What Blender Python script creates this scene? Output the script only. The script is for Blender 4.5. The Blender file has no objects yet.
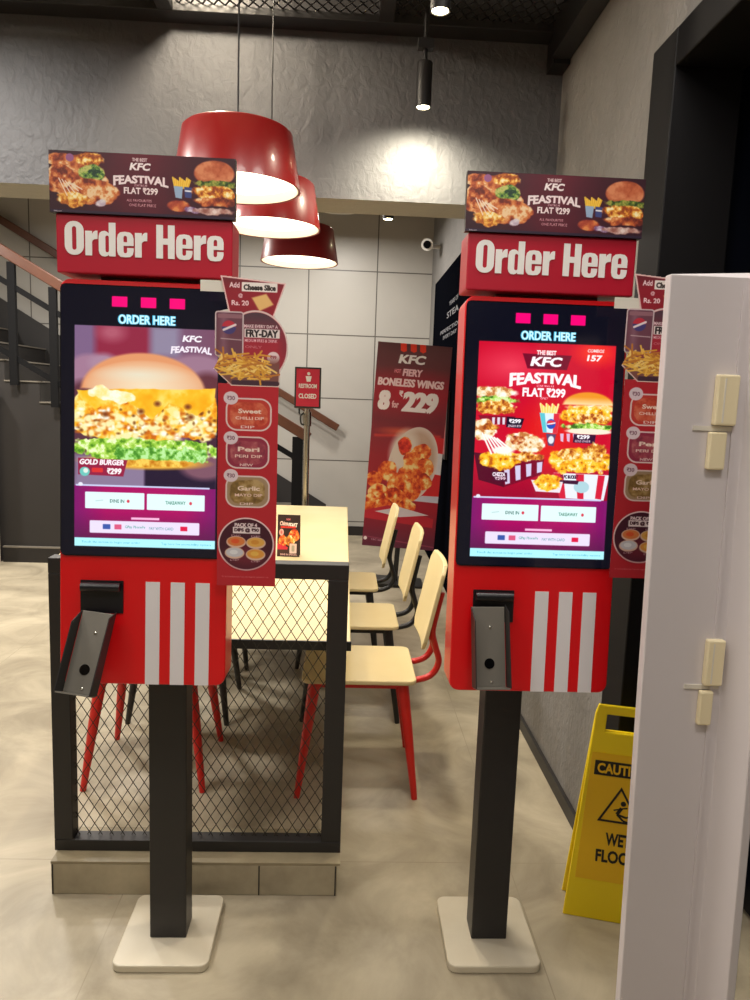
import bpy, bmesh, math, random
import numpy as np
from mathutils import Vector, Matrix

scene = bpy.context.scene
COL = scene.collection
rnd = random.Random(7)

# ------------------------------------------------------------------ colour and materials
def lin(c):
    out = []
    for v in c[:3]:
        v = v / 255.0
        out.append(v / 12.92 if v <= 0.04045 else ((v + 0.055) / 1.055) ** 2.4)
    return tuple(out)

def mat(name, rgb, rough=0.5, metal=0.0, emit=None, strength=0.0, noise=None, bump=None, coat=0.0, spec=0.5):
    m = bpy.data.materials.new(name)
    m.use_nodes = True
    nt = m.node_tree
    b = nt.nodes['Principled BSDF']
    b.inputs['Base Color'].default_value = (*lin(rgb), 1)
    b.inputs['Roughness'].default_value = rough
    b.inputs['Metallic'].default_value = metal
    b.inputs['Specular IOR Level'].default_value = spec
    if coat:
        b.inputs['Coat Weight'].default_value = coat
        b.inputs['Coat Roughness'].default_value = 0.1
    if emit:
        b.inputs['Emission Color'].default_value = (*lin(emit), 1)
        b.inputs['Emission Strength'].default_value = strength
    geo = None
    def coords():
        tc = nt.nodes.new('ShaderNodeTexCoord')
        return tc.outputs['Object']
    if noise:                                   # (scale, rgb2, contrast)
        n = nt.nodes.new('ShaderNodeTexNoise')
        n.inputs['Scale'].default_value = noise[0]
        n.inputs['Detail'].default_value = 8
        n.inputs['Roughness'].default_value = 0.6
        nt.links.new(coords(), n.inputs['Vector'])
        r = nt.nodes.new('ShaderNodeValToRGB')
        k = noise[2] if len(noise) > 2 else 0.15
        r.color_ramp.elements[0].position = 0.5 - k
        r.color_ramp.elements[1].position = 0.5 + k
        r.color_ramp.elements[0].color = (*lin(rgb), 1)
        r.color_ramp.elements[1].color = (*lin(noise[1]), 1)
        nt.links.new(n.outputs['Fac'], r.inputs['Fac'])
        nt.links.new(r.outputs['Color'], b.inputs['Base Color'])
    if bump:                                    # (scale, strength, distance, stretch)
        mp = nt.nodes.new('ShaderNodeMapping')
        mp.inputs['Scale'].default_value = bump[3] if len(bump) > 3 else (1, 1, 1)
        nt.links.new(coords(), mp.inputs['Vector'])
        n = nt.nodes.new('ShaderNodeTexNoise')
        n.inputs['Scale'].default_value = bump[0]
        n.inputs['Detail'].default_value = 6
        n.inputs['Distortion'].default_value = 0.6
        nt.links.new(mp.outputs['Vector'], n.inputs['Vector'])
        bp = nt.nodes.new('ShaderNodeBump')
        bp.inputs['Strength'].default_value = bump[1]
        bp.inputs['Distance'].default_value = bump[2]
        nt.links.new(n.outputs['Fac'], bp.inputs['Height'])
        nt.links.new(bp.outputs['Normal'], b.inputs['Normal'])
    return m

def art_mat(name, emissive=0.0, rough=0.45):
    m = bpy.data.materials.new(name)
    m.use_nodes = True
    nt = m.node_tree
    b = nt.nodes['Principled BSDF']
    a = nt.nodes.new('ShaderNodeVertexColor')
    a.layer_name = 'Col'
    b.inputs['Roughness'].default_value = rough
    if emissive:
        b.inputs['Base Color'].default_value = (0.004, 0.004, 0.008, 1)
        b.inputs['Roughness'].default_value = 0.12
        nt.links.new(a.outputs['Color'], b.inputs['Emission Color'])
        b.inputs['Emission Strength'].default_value = emissive
    else:
        nt.links.new(a.outputs['Color'], b.inputs['Base Color'])
    return m

M = {}
M['red'] = mat('red_enamel', (222, 2, 16), 0.35, coat=0.3)
M['deep_red'] = mat('deep_red_box', (176, 10, 42), 0.4)
M['dark_red'] = mat('dark_red_bracket', (95, 12, 22), 0.5)
M['black_glass'] = mat('black_glass', (10, 11, 20), 0.1)
M['black_steel'] = mat('black_powder_coated_steel', (30, 28, 30), 0.42)
M['frame_black'] = mat('black_frame_paint', (36, 34, 34), 0.5)
M['stripe'] = mat('pale_grey_stripe', (228, 224, 228), 0.5)
M['white_letter'] = mat('white_letter', (235, 232, 230), 0.5)
M['plate'] = mat('cream_powder_coat', (212, 204, 184), 0.35, noise=(9, (202, 192, 170), 0.3))
M['bracket'] = mat('brushed_bracket_metal', (124, 120, 112), 0.36, metal=0.3)
M['bracket_dark'] = mat('dark_bracket_metal', (52, 50, 50), 0.38, metal=0.4)
M['pocket'] = mat('black_pocket', (14, 15, 22), 0.35)
M['screw'] = mat('bright_screw', (225, 225, 215), 0.2, metal=1.0)
M['tape'] = mat('white_tape', (222, 216, 205), 0.5)
M['laminate'] = mat('cream_laminate', (222, 204, 158), 0.4, noise=(5, (214, 193, 140), 0.3))
M['chair_red'] = mat('chair_red_paint', (208, 32, 26), 0.35)
M['chair_black'] = mat('chair_black_paint', (28, 27, 27), 0.4)
M['mesh'] = mat('expanded_mesh_metal', (52, 48, 42), 0.45, metal=0.3)
M['ceil_mesh'] = mat('ceiling_mesh_metal', (20, 18, 18), 0.5)
M['ceil_black'] = mat('ceiling_black_paint', (26, 24, 26), 0.5)
M['shade_red'] = mat('lamp_red_enamel', (150, 20, 22), 0.35, coat=0.3)
M['shade_in'] = mat('lamp_inner_white', (250, 244, 230), 0.6)
M['glow'] = mat('lamp_diffuser', (255, 245, 225), 0.5, emit=(255, 240, 214), strength=3.4)
M['spot_glow'] = mat('spot_lens', (255, 245, 215), 0.5, emit=(255, 238, 190), strength=30)
M['wood'] = mat('varnished_handrail_wood', (80, 48, 34), 0.35, noise=(14, (98, 60, 42), 0.3))
M['steel'] = mat('stainless_steel', (190, 184, 172), 0.22, metal=1.0)
M['yellow'] = mat('yellow_plastic', (252, 222, 16), 0.4)
M['yellow_in'] = mat('ochre_yellow_label', (246, 196, 18), 0.45)
M['black_print'] = mat('black_print', (22, 18, 12), 0.5)
M['white_panel'] = mat('white_coated_board', (216, 210, 214), 0.4, noise=(1.6, (206, 198, 200), 0.35))
M['cream_latch'] = mat('cream_plastic', (236, 222, 186), 0.45)
M['navy_glass'] = mat('night_glass', (6, 8, 18), 0.35, spec=0.15)
M['cctv'] = mat('white_plastic', (225, 222, 215), 0.4)
M['lens'] = mat('black_lens', (8, 8, 10), 0.1)
M['board'] = mat('black_board', (9, 10, 15), 0.9, spec=0.0)
M['stair_side'] = mat('dark_grey_stair_paint', (42, 40, 39), 0.5, noise=(2, (48, 45, 44), 0.3))
M['tread'] = mat('grey_stair_stone', (120, 114, 104), 0.4)
M['skirt'] = mat('dark_grey_skirting', (34, 31, 30), 0.5)
M['art'] = art_mat('printed_artwork')
M['screen'] = art_mat('lit_screen_artwork', 1.08)
M['print_gloss'] = M['art']

# plaster of the bulkhead and of the right wall
M['plaster_dark'] = mat('dark_textured_plaster', (84, 84, 87), 0.6, noise=(3.2, (95, 95, 98), 0.25),
                        bump=(30, 0.5, 0.012, (1, 1, 0.8)))
M['plaster'] = mat('grey_textured_plaster', (116, 114, 112), 0.6, noise=(3.5, (132, 129, 126), 0.25),
                   bump=(34, 0.5, 0.012, (1, 1, 0.8)))
M['soffit'] = mat('beige_soffit_plaster', (150, 147, 140), 0.65, bump=(30, 0.3, 0.01))
M['ceiling'] = mat('ceiling_plaster', (150, 140, 122), 0.8)
M['rail_black'] = mat('railing_black_paint', (9, 9, 11), 0.7, spec=0.2)
M['night_frame'] = mat('dark_window_frame', (15, 14, 16), 0.6, spec=0.2)
M['faded_letter'] = mat('faded_letter', (120, 120, 126), 0.6)
M['room'] = mat('warm_wall_paint', (190, 180, 162), 0.7)
M['concrete_edge'] = mat('kerb_tile_grey', (188, 176, 148), 0.45, noise=(6, (150, 140, 118), 0.2))
M['kerb_top'] = mat('kerb_top_dark', (128, 117, 94), 0.5, noise=(7, (156, 144, 116), 0.2))
M['black_line'] = mat('dark_grout', (46, 42, 38), 0.7)

def tile_mat(name, rgb, rgb2, grout, w, h, off, mortar, axis, rough, cloud=None):
    """stack-bonded tiles; axis 'xz' for a wall facing -Y, 'xy' for a floor"""
    m = bpy.data.materials.new(name)
    m.use_nodes = True
    nt = m.node_tree
    b = nt.nodes['Principled BSDF']
    b.inputs['Roughness'].default_value = rough
    tc = nt.nodes.new('ShaderNodeTexCoord')
    sep = nt.nodes.new('ShaderNodeSeparateXYZ')
    nt.links.new(tc.outputs['Object'], sep.inputs[0])
    def line(sock, size, o):
        a = nt.nodes.new('ShaderNodeMath'); a.operation = 'SUBTRACT'; a.inputs[1].default_value = o
        nt.links.new(sock, a.inputs[0])
        d = nt.nodes.new('ShaderNodeMath'); d.operation = 'PINGPONG'; d.inputs[1].default_value = size / 2
        nt.links.new(a.outputs[0], d.inputs[0])
        l = nt.nodes.new('ShaderNodeMath'); l.operation = 'LESS_THAN'; l.inputs[1].default_value = mortar
        nt.links.new(d.outputs[0], l.inputs[0])
        return l.outputs[0]
    l1 = line(sep.outputs['X'], w, off[0])
    l2 = line(sep.outputs['Z' if axis == 'xz' else 'Y'], h, off[1])
    mx = nt.nodes.new('ShaderNodeMath'); mx.operation = 'MAXIMUM'
    nt.links.new(l1, mx.inputs[0]); nt.links.new(l2, mx.inputs[1])
    n = nt.nodes.new('ShaderNodeTexNoise')
    n.inputs['Scale'].default_value = cloud[0] if cloud else 1.0
    n.inputs['Detail'].default_value = 9
    n.inputs['Roughness'].default_value = 0.62
    n.inputs['Distortion'].default_value = 0.8
    nt.links.new(tc.outputs['Object'], n.inputs['Vector'])
    r = nt.nodes.new('ShaderNodeValToRGB')
    k = cloud[1] if cloud else 0.2
    r.color_ramp.elements[0].position = 0.5 - k; r.color_ramp.elements[1].position = 0.5 + k
    r.color_ramp.elements[0].color = (*lin(rgb), 1); r.color_ramp.elements[1].color = (*lin(rgb2), 1)
    nt.links.new(n.outputs['Fac'], r.inputs['Fac'])
    mix = nt.nodes.new('ShaderNodeMix'); mix.data_type = 'RGBA'
    nt.links.new(mx.outputs[0], mix.inputs['Factor'])
    nt.links.new(r.outputs['Color'], mix.inputs['A'])
    mix.inputs['B'].default_value = (*lin(grout), 1)
    nt.links.new(mix.outputs['Result'], b.inputs['Base Color'])
    return m
M['wall_tile'] = tile_mat('grey_wall_tiles', (174, 171, 164), (186, 182, 174), (92, 88, 82), 0.71, 0.66, (0.298, 0.15), 0.006, 'xz', 0.4, (0.7, 0.25))
M['floor'] = tile_mat('cement_floor_tiles', (142, 132, 112), (184, 173, 149), (148, 138, 117), 1.2, 1.2, (-0.62, 3.44), 0.0016, 'xy', 0.45, (2.8, 0.17))

# ------------------------------------------------------------------ object helpers
def link(name, me, m=None, parent=None, loc=None, rot=None):
    o = bpy.data.objects.new(name, me)
    COL.objects.link(o)
    if m is not None and me is not None:
        ms = m if isinstance(m, (list, tuple)) else [m]
        for x in ms:
            me.materials.append(M[x] if isinstance(x, str) else x)
    if parent: o.parent = parent
    if loc: o.location = loc
    if rot: o.rotation_euler = rot
    return o

def obj(name, bm, m, parent=None, smooth=False, loc=None, rot=None, bevel=0.0, seg=2):
    me = bpy.data.meshes.new(name)
    bmesh.ops.recalc_face_normals(bm, faces=bm.faces)
    bm.to_mesh(me); bm.free()
    if smooth:
        for p in me.polygons: p.use_smooth = True
        try: me.set_sharp_from_angle(angle=math.radians(40))
        except Exception: pass
    o = link(name, me, m, parent, loc, rot)
    if bevel:
        md = o.modifiers.new('bevel', 'BEVEL'); md.width = bevel; md.segments = seg; md.limit_method = 'ANGLE'
    return o

def thing(name, label, cat, loc=(0, 0, 0), rotz=0, group=None):
    o = bpy.data.objects.new(name, None); COL.objects.link(o)
    o.empty_display_size = 0.1
    o.location = loc; o.rotation_euler = (0, 0, rotz)
    o['label'] = label; o['category'] = cat
    if group: o['group'] = group
    return o

def tag(o, label, cat, group=None):
    o['label'] = label; o['category'] = cat
    if group: o['group'] = group
    return o

def struct(o):
    o['kind'] = 'structure'
    return o

def dup(o, parent=None):
    c = o.copy(); COL.objects.link(c)
    if parent is not None: c.parent = parent
    for ch in list(o.children): dup(ch, c)
    return c

def box(bm, x0, x1, y0, y1, z0, z1, mi=0):
    vs = [bm.verts.new(p) for p in ((x0, y0, z0), (x1, y0, z0), (x1, y1, z0), (x0, y1, z0),
                                    (x0, y0, z1), (x1, y0, z1), (x1, y1, z1), (x0, y1, z1))]
    for f in ((3, 2, 1, 0), (4, 5, 6, 7), (0, 1, 5, 4), (1, 2, 6, 5), (2, 3, 7, 6), (3, 0, 4, 7)):
        bm.faces.new([vs[i] for i in f]).material_index = mi
    return bm

def B(*a): return box(bmesh.new(), *a)

def prism(bm, pts, vec):
    """closed outline (3-D points, one plane) pushed along vec"""
    v = Vector(vec)
    a = [bm.verts.new(p) for p in pts]
    b = [bm.verts.new(Vector(p) + v) for p in pts]
    bm.faces.new(a); bm.faces.new(b[::-1])
    n = len(pts)
    for i in range(n): bm.faces.new((a[i], a[(i + 1) % n], b[(i + 1) % n], b[i]))
    return bm

def rrect(w, h, r, n=6, cx=0, cy=0):
    r = min(r, w / 2, h / 2)
    out = []
    for (sx, sy, a0) in ((1, 1, 0), (-1, 1, 90), (-1, -1, 180), (1, -1, 270)):
        for k in range(n + 1):
            a = math.radians(a0 + 90 * k / n)
            out.append((cx + sx * (w / 2 - r) + r * math.cos(a), cy + sy * (h / 2 - r) + r * math.sin(a)))
    return out

def tube(bm, pts, radii, n=10, cap=True):
    pts = [Vector(p) for p in pts]
    if not isinstance(radii, (list, tuple)): radii = [radii] * len(pts)
    rings = []
    up = None
    for i, p in enumerate(pts):
        t = (pts[min(i + 1, len(pts) - 1)] - pts[max(i - 1, 0)]).normalized()
        if up is None:
            up = t.orthogonal().normalized()
        up = (up - t * up.dot(t)).normalized()
        s = t.cross(up)
        rings.append([bm.verts.new(p + (up * math.cos(2 * math.pi * k / n) + s * math.sin(2 * math.pi * k / n)) * radii[i]) for k in range(n)])
    for a, b in zip(rings, rings[1:]):
        for k in range(n): bm.faces.new((a[k], a[(k + 1) % n], b[(k + 1) % n], b[k]))
    if cap:
        bm.faces.new(rings[0][::-1]); bm.faces.new(rings[-1])
    return bm

def smooth_path(pts, n=6):
    """Catmull-Rom through the points"""
    P = [Vector(p) for p in pts]
    P = [P[0] * 2 - P[1]] + P + [P[-1] * 2 - P[-2]]
    out = []
    for i in range(1, len(P) - 2):
        for k in range(n):
            t = k / n
            out.append(0.5 * ((2 * P[i]) + (-P[i-1] + P[i+1]) * t + (2*P[i-1] - 5*P[i] + 4*P[i+1] - P[i+2]) * t*t + (-P[i-1] + 3*P[i] - 3*P[i+1] + P[i+2]) * t**3))
    out.append(P[-2])
    return out

def bar(bm, a, b, w, h, up=(0, 0, 1)):
    """rectangular bar from a to b; w across, h along up"""
    a, b = Vector(a), Vector(b)
    t = (b - a).normalized(); u = Vector(up); u = (u - t * u.dot(t)).normalized(); s = t.cross(u)
    q = [a + s * i * w / 2 + u * j * h / 2 for i, j in ((-1, -1), (1, -1), (1, 1), (-1, 1))]
    return prism(bm, q, b - a)

def lathe(bm, prof, n=48, c=(0, 0, 0), close=False):
    rings = []
    for r, z in prof:
        if r < 1e-6: rings.append([bm.verts.new((c[0], c[1], c[2] + z))])
        else: rings.append([bm.verts.new((c[0] + r * math.cos(2 * math.pi * k / n), c[1] + r * math.sin(2 * math.pi * k / n), c[2] + z)) for k in range(n)])
    prs = list(zip(rings, rings[1:])) + ([(rings[-1], rings[0])] if close else [])
    for a, b in prs:
        for k in range(n):
            k2 = (k + 1) % n
            if len(a) == 1 and len(b) == 1: continue
            if len(a) == 1: bm.faces.new((a[0], b[k], b[k2]))
            elif len(b) == 1: bm.faces.new((a[k], b[0], a[k2]))
            else: bm.faces.new((a[k], b[k], b[k2], a[k2]))
    return bm

# ------------------------------------------------------------------ lettering
RU = '\u20b9'
def raw_text(s, offset):
    cu = bpy.data.curves.new('t', 'FONT'); cu.body = s; cu.size = 1; cu.offset = offset; cu.resolution_u = 3
    o = bpy.data.objects.new('t', cu); COL.objects.link(o)
    bpy.context.view_layer.update()
    me = bpy.data.meshes.new_from_object(o)
    me.calc_loop_triangles()
    v = np.array([x.co[:2] for x in me.vertices]).reshape(-1, 2)
    t = np.array([x.vertices[:] for x in me.loop_triangles]).reshape(-1, 3)
    bpy.data.objects.remove(o); bpy.data.curves.remove(cu); bpy.data.meshes.remove(me)
    return v, t

def rupee(offset):
    """the rupee sign drawn with straight strokes, cap height 0.7"""
    w = .07 + offset * 1.6
    arc = [(.10, .66)] + [(.20 + .13 * math.sin(a), .50 + .16 * math.cos(a)) for a in np.linspace(0, math.pi, 8)] + [(.04, .34)]
    V, T = [], []
    def seg(a, b):
        d = np.array(b, float) - np.array(a, float); d /= np.hypot(*d); n = np.array([-d[1], d[0]]) * w / 2; e = d * w * .15
        k = len(V); V.extend([np.array(a) - e - n, np.array(b) + e - n, np.array(b) + e + n, np.array(a) - e + n]); T.extend([(k, k + 1, k + 2), (k, k + 2, k + 3)])
    seg((.03, .665), (.42, .665)); seg((.03, .49), (.42, .49))
    for a, b in zip(arc, arc[1:]): seg(a, b)
    seg((.08, .34), (.36, .02))
    return np.array(V), np.array(T)

def text_tris(s, offset=0.0):
    """triangles of a string: verts (n,2) scaled to x 0..1, y 0..1 of its box, and the aspect"""
    offset = min(offset, .035)
    V, T, x, n = [], [], 0.0, 0
    bits = s.split(RU)
    for k, b in enumerate(bits):
        if k:
            v, t = rupee(offset); v = v + (x, 0); V.append(v); T.append(t + n); n += len(v); x += .47
        if b.strip():
            v, t = raw_text(b, offset)
            v = v + (x - (v[:, 0].min() if k else 0), 0)
            V.append(v); T.append(t + n); n += len(v); x = v[:, 0].max() + .06 + (.22 if b.endswith(' ') else 0)
    v = np.concatenate(V); t = np.concatenate(T)
    mn, mx = v.min(0), v.max(0)
    asp = (mx[0] - mn[0]) / (mx[1] - mn[1])
    return (v - mn) / (mx - mn), t, asp

def text_mesh(name, s, m, parent, cx, cz, w, h, y, offset=0.02, depth=0.0008, shear=0.0, rx=0.0):
    """flat raised lettering facing -Y, fitted to the w x h box centred at (cx, cz)"""
    v, t, _ = text_tris(s, offset)
    bm = bmesh.new()
    vs = [bm.verts.new((cx + (p[0] - 0.5) * w + shear * (p[1] - 0.5) * h, 0, cz + (p[1] - 0.5) * h)) for p in v]
    for a in t:
        try: bm.faces.new([vs[i] for i in a])
        except ValueError: pass
    r = bmesh.ops.extrude_face_region(bm, geom=bm.faces[:])
    bmesh.ops.translate(bm, verts=[g for g in r['geom'] if isinstance(g, bmesh.types.BMVert)], vec=(0, -depth, 0))
    return obj(name, bm, m, parent, loc=(0, y, 0), rot=(rx, 0, 0))

def heavy_glyph(ch):
    """outlines (first one solid, the others holes) of the heavy condensed letters, and the advance; cap height 1"""
    if ch == 'O':
        return [rrect(.62, 1.0, .28, 6, .31, .5), rrect(.14, .70, .07, 5, .31, .5)], .62
    if ch == 'H':
        return [[(0, 0), (0, 1), (.22, 1), (.22, .6), (.38, .6), (.38, 1), (.60, 1), (.60, 0), (.38, 0), (.38, .42), (.22, .42), (.22, 0)]], .60
    if ch == 'r':
        return [[(0, 0), (0, .73), (.22, .73), (.22, .63), (.27, .71), (.33, .745), (.40, .745), (.40, .50), (.30, .49), (.235, .45), (.22, .40), (.22, 0)]], .39
    if ch == 'd':
        o = [(.33, 1), (.55, 1), (.55, 0), (.33, 0), (.33, .05), (.27, 0), (.20, -.015), (.10, .0), (.03, .06), (0, .15), (0, .58), (.03, .68), (.10, .735), (.20, .75), (.27, .73), (.33, .68)]
        return [o, rrect(.115, .50, .055, 4, .275, .365)], .55
    if ch == 'e':
        o = [(.54, .44), (.54, .55), (.51, .66), (.43, .73), (.27, .75), (.11, .73), (.03, .66), (0, .55), (0, .18), (.03, .07), (.11, .0), (.27, -.015), (.43, .0), (.51, .07), (.54, .18), (.54, .27),
             (.33, .27), (.33, .16), (.31, .12), (.27, .11), (.23, .12), (.21, .16), (.21, .33), (.54, .33)]
        return [o[:16] + o[16:], [(.21, .44), (.33, .44), (.33, .57), (.31, .62), (.27, .63), (.23, .62), (.21, .57)]], .54
    return [], .2

def heavy_text(name, s, m, parent, cx, cz, w, h, y, depth=0.001):
    cu = bpy.data.curves.new(name, 'CURVE'); cu.dimensions = '2D'; cu.fill_mode = 'BOTH'; cu.extrude = depth / 2
    x = 0; outl = []
    for ch in s:
        if ch == ' ': x += .26; continue
        loops, adv = heavy_glyph(ch)
        for lp in loops: outl.append([(px + x, pz) for px, pz in lp])
        x += adv + .045
    W = x - .045
    for lp in outl:
        sp = cu.splines.new('POLY'); sp.points.add(len(lp) - 1); sp.use_cyclic_u = True
        for i, (px, pz) in enumerate(lp): sp.points[i].co = ((px / W - .5) * w, (pz - .5) * h, 0, 1)
    o = bpy.data.objects.new(name, cu); COL.objects.link(o); bpy.context.view_layer.update()
    me = bpy.data.meshes.new_from_object(o)
    bpy.data.objects.remove(o)
    me.transform(Matrix.Rotation(math.pi / 2, 4, 'X'))
    return link(name, me, m, parent, loc=(cx, y, cz))

# ------------------------------------------------------------------ printed and lit artwork, painted in numpy
def vnoise(shape, cell, seed, octaves=4, gain=0.55):
    h, w = shape
    out = np.zeros(shape); amp = 1; tot = 0
    for o in range(octaves):
        rs = np.random.RandomState(seed * 31 + o)
        c = max(cell / 2 ** o, 1.2)
        gh, gw = int(h / c) + 3, int(w / c) + 3
        g = rs.rand(gh, gw)
        yy = np.arange(h) / c; xx = np.arange(w) / c
        yi = yy.astype(int); xi = xx.astype(int)
        fy = (yy - yi)[:, None]; fx = (xx - xi)[None, :]
        fy = fy * fy * (3 - 2 * fy); fx = fx * fx * (3 - 2 * fx)
        a = g[yi][:, xi]; b = g[yi][:, xi + 1]; c2 = g[yi + 1][:, xi]; d = g[yi + 1][:, xi + 1]
        out += amp * ((a * (1 - fx) + b * fx) * (1 - fy) + (c2 * (1 - fx) + d * fx) * fy)
        tot += amp; amp *= gain
    return out / tot

CRISP = [(0.15, (150, 66, 24)), (0.38, (206, 116, 36)), (0.55, (238, 172, 70)), (0.7, (250, 212, 120)), (0.85, (255, 240, 195))]
DUSK = [(0.15, (104, 36, 26)), (0.38, (168, 72, 40)), (0.55, (206, 110, 56)), (0.72, (226, 152, 92)), (0.85, (240, 205, 160))]
GREEN = [(0.25, (60, 110, 30)), (0.45, (130, 190, 60)), (0.6, (185, 230, 100)), (0.75, (225, 245, 170))]
GOLD = [(0.1, (190, 96, 20)), (0.3, (244, 160, 20)), (0.5, (255, 198, 40)), (0.7, (255, 218, 90)), (0.85, (255, 250, 200))]
CREAM = [(0.25, (200, 120, 60)), (0.4, (240, 200, 140)), (0.6, (252, 235, 200)), (0.8, (255, 252, 240))]
HOT = [(0.1, (170, 36, 18)), (0.35, (220, 72, 26)), (0.55, (242, 118, 44)), (0.75, (248, 158, 74)), (0.9, (255, 215, 140))]

class Art:
    def __init__(self, x0, y0, x1, y1, res, bg):
        self.x0, self.y0, self.x1, self.y1, self.res = x0, y0, x1, y1, res
        self.w = int(round((x1 - x0) * res)); self.h = int(round((y1 - y0) * res))
        self.c = np.zeros((self.h, self.w, 3)); self.c[:] = bg
        self.X, self.Y = np.meshgrid(x0 + (np.arange(self.w) + .5) / res, y0 + (np.arange(self.h) + .5) / res)
        self.seed = 1
    def sm(self, d, soft=None):
        s = soft or 0.7 / self.res
        return np.clip(0.5 - d / (2 * s), 0, 1)
    def put(self, a, col):
        col = np.array(col, float)
        self.c = self.c * (1 - a[..., None]) + col * a[..., None]
    def noise(self, cell, oct=4):
        self.seed += 1
        n = vnoise((self.h, self.w), cell * self.res, self.seed, oct)
        return n
    def d_ell(self, cx, cy, rx, ry, rot=0):
        a = math.radians(rot); X = self.X - cx; Y = self.Y - cy
        u = X * math.cos(a) + Y * math.sin(a); v = -X * math.sin(a) + Y * math.cos(a)
        return (np.sqrt((u / rx) ** 2 + (v / ry) ** 2) - 1) * min(rx, ry)
    def d_rr(self, cx, cy, w, h, r):
        qx = np.abs(self.X - cx) - (w / 2 - r); qy = np.abs(self.Y - cy) - (h / 2 - r)
        return np.hypot(np.maximum(qx, 0), np.maximum(qy, 0)) + np.minimum(np.maximum(qx, qy), 0) - r
    def d_poly(self, pts):
        n = len(pts); d = np.full(self.X.shape, 1e9); ins = np.zeros(self.X.shape, bool)
        for i in range(n):
            ax, ay = pts[i]; bx, by = pts[(i + 1) % n]
            ex, ey = bx - ax, by - ay; wx, wy = self.X - ax, self.Y - ay
            t = np.clip((wx * ex + wy * ey) / (ex * ex + ey * ey + 1e-9), 0, 1)
            d = np.minimum(d, np.hypot(wx - ex * t, wy - ey * t))
            if abs(by - ay) > 1e-9:
                ins ^= ((ay > self.Y) != (by > self.Y)) & (self.X < ex * (self.Y - ay) / (by - ay) + ax)
        return np.where(ins, -d, d)
    def ell(self, cx, cy, rx, ry, col, rot=0, soft=None): self.put(self.sm(self.d_ell(cx, cy, rx, ry, rot), soft), col)
    def rr(self, x0, y0, x1, y1, col, r=0.5, soft=None): self.put(self.sm(self.d_rr((x0 + x1) / 2, (y0 + y1) / 2, x1 - x0, y1 - y0, r), soft), col)
    def poly(self, pts, col, soft=None): self.put(self.sm(self.d_poly(pts), soft), col)
    def line(self, a, b, w, col, soft=None):
        (ax, ay), (bx, by) = a, b
        ex, ey = bx - ax, by - ay; wx, wy = self.X - ax, self.Y - ay
        t = np.clip((wx * ex + wy * ey) / (ex * ex + ey * ey + 1e-9), 0, 1)
        self.put(self.sm(np.hypot(wx - ex * t, wy - ey * t) - w / 2, soft), col)
    def food(self, d, pal, cell=4, lump=2.0, seed_shift=0, contrast=1.5, border=None):
        """lumpy textured shape from a distance field"""
        n1 = self.noise(cell * 1.6, 3); n = self.noise(cell, 4)
        a = self.sm(d + (n1 - .5) * 2 * lump, 0.6)
        k = np.clip((n - .5) * contrast + .52, 0, 1)
        col = np.zeros(self.c.shape)
        ks = [p[0] for p in pal]
        for ch in range(3): col[..., ch] = np.interp(k, ks, [p[1][ch] for p in pal])
        self.c = self.c * (1 - a[..., None]) + col * a[..., None]
    def foode(self, cx, cy, rx, ry, pal, cell=4, lump=2.0, rot=0, contrast=1.5):
        self.food(self.d_ell(cx, cy, rx, ry, rot), pal, cell, lump, contrast=contrast)
    def text(self, s, cx, cy, w, h, col, off=0.03, shear=0.0, warp=None, slope=0.0):
        if off > .035:
            e = (off - .035) * h * 1.6
            for d in (-e, e): self.text(s, cx + d, cy, w - e, h, col, .035, shear, warp, slope)
            return
        v, t, _ = text_tris(s, off)
        x = (v[:, 0] - .5); y = (.5 - v[:, 1])
        if warp: x, y = warp(x, y)
        px = cx + x * w - y * h * shear; py = cy + y * h + x * w * slope
        gx = (px - self.x0) * self.res * 2; gy = (py - self.y0) * self.res * 2
        X0, X1 = int(max(gx.min() - 2, 0)) // 2 * 2, int(min(gx.max() + 4, self.w * 2)) // 2 * 2
        Y0, Y1 = int(max(gy.min() - 2, 0)) // 2 * 2, int(min(gy.max() + 4, self.h * 2)) // 2 * 2
        if X1 <= X0 or Y1 <= Y0: return
        cov = np.zeros((Y1 - Y0, X1 - X0))
        for tri in t:
            ax, ay, bx, by, cx_, cy_ = gx[tri[0]], gy[tri[0]], gx[tri[1]], gy[tri[1]], gx[tri[2]], gy[tri[2]]
            i0, i1 = max(int(min(ax, bx, cx_)) - X0, 0), min(int(max(ax, bx, cx_)) + 2 - X0, X1 - X0)
            j0, j1 = max(int(min(ay, by, cy_)) - Y0, 0), min(int(max(ay, by, cy_)) + 2 - Y0, Y1 - Y0)
            if i1 <= i0 or j1 <= j0: continue
            PX, PY = np.meshgrid(np.arange(i0, i1) + X0 + .5, np.arange(j0, j1) + Y0 + .5)
            e1 = (bx - ax) * (PY - ay) - (by - ay) * (PX - ax)
            e2 = (cx_ - bx) * (PY - by) - (cy_ - by) * (PX - bx)
            e3 = (ax - cx_) * (PY - cy_) - (ay - cy_) * (PX - cx_)
            m = ((e1 >= 0) & (e2 >= 0) & (e3 >= 0)) | ((e1 <= 0) & (e2 <= 0) & (e3 <= 0))
            cov[j0:j1, i0:i1] = np.maximum(cov[j0:j1, i0:i1], m)
        a = cov.reshape((Y1 - Y0) // 2, 2, (X1 - X0) // 2, 2).mean((1, 3))
        A = np.zeros((self.h, self.w)); A[Y0 // 2:Y1 // 2, X0 // 2:X1 // 2] = a
        self.put(A, col)
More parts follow.
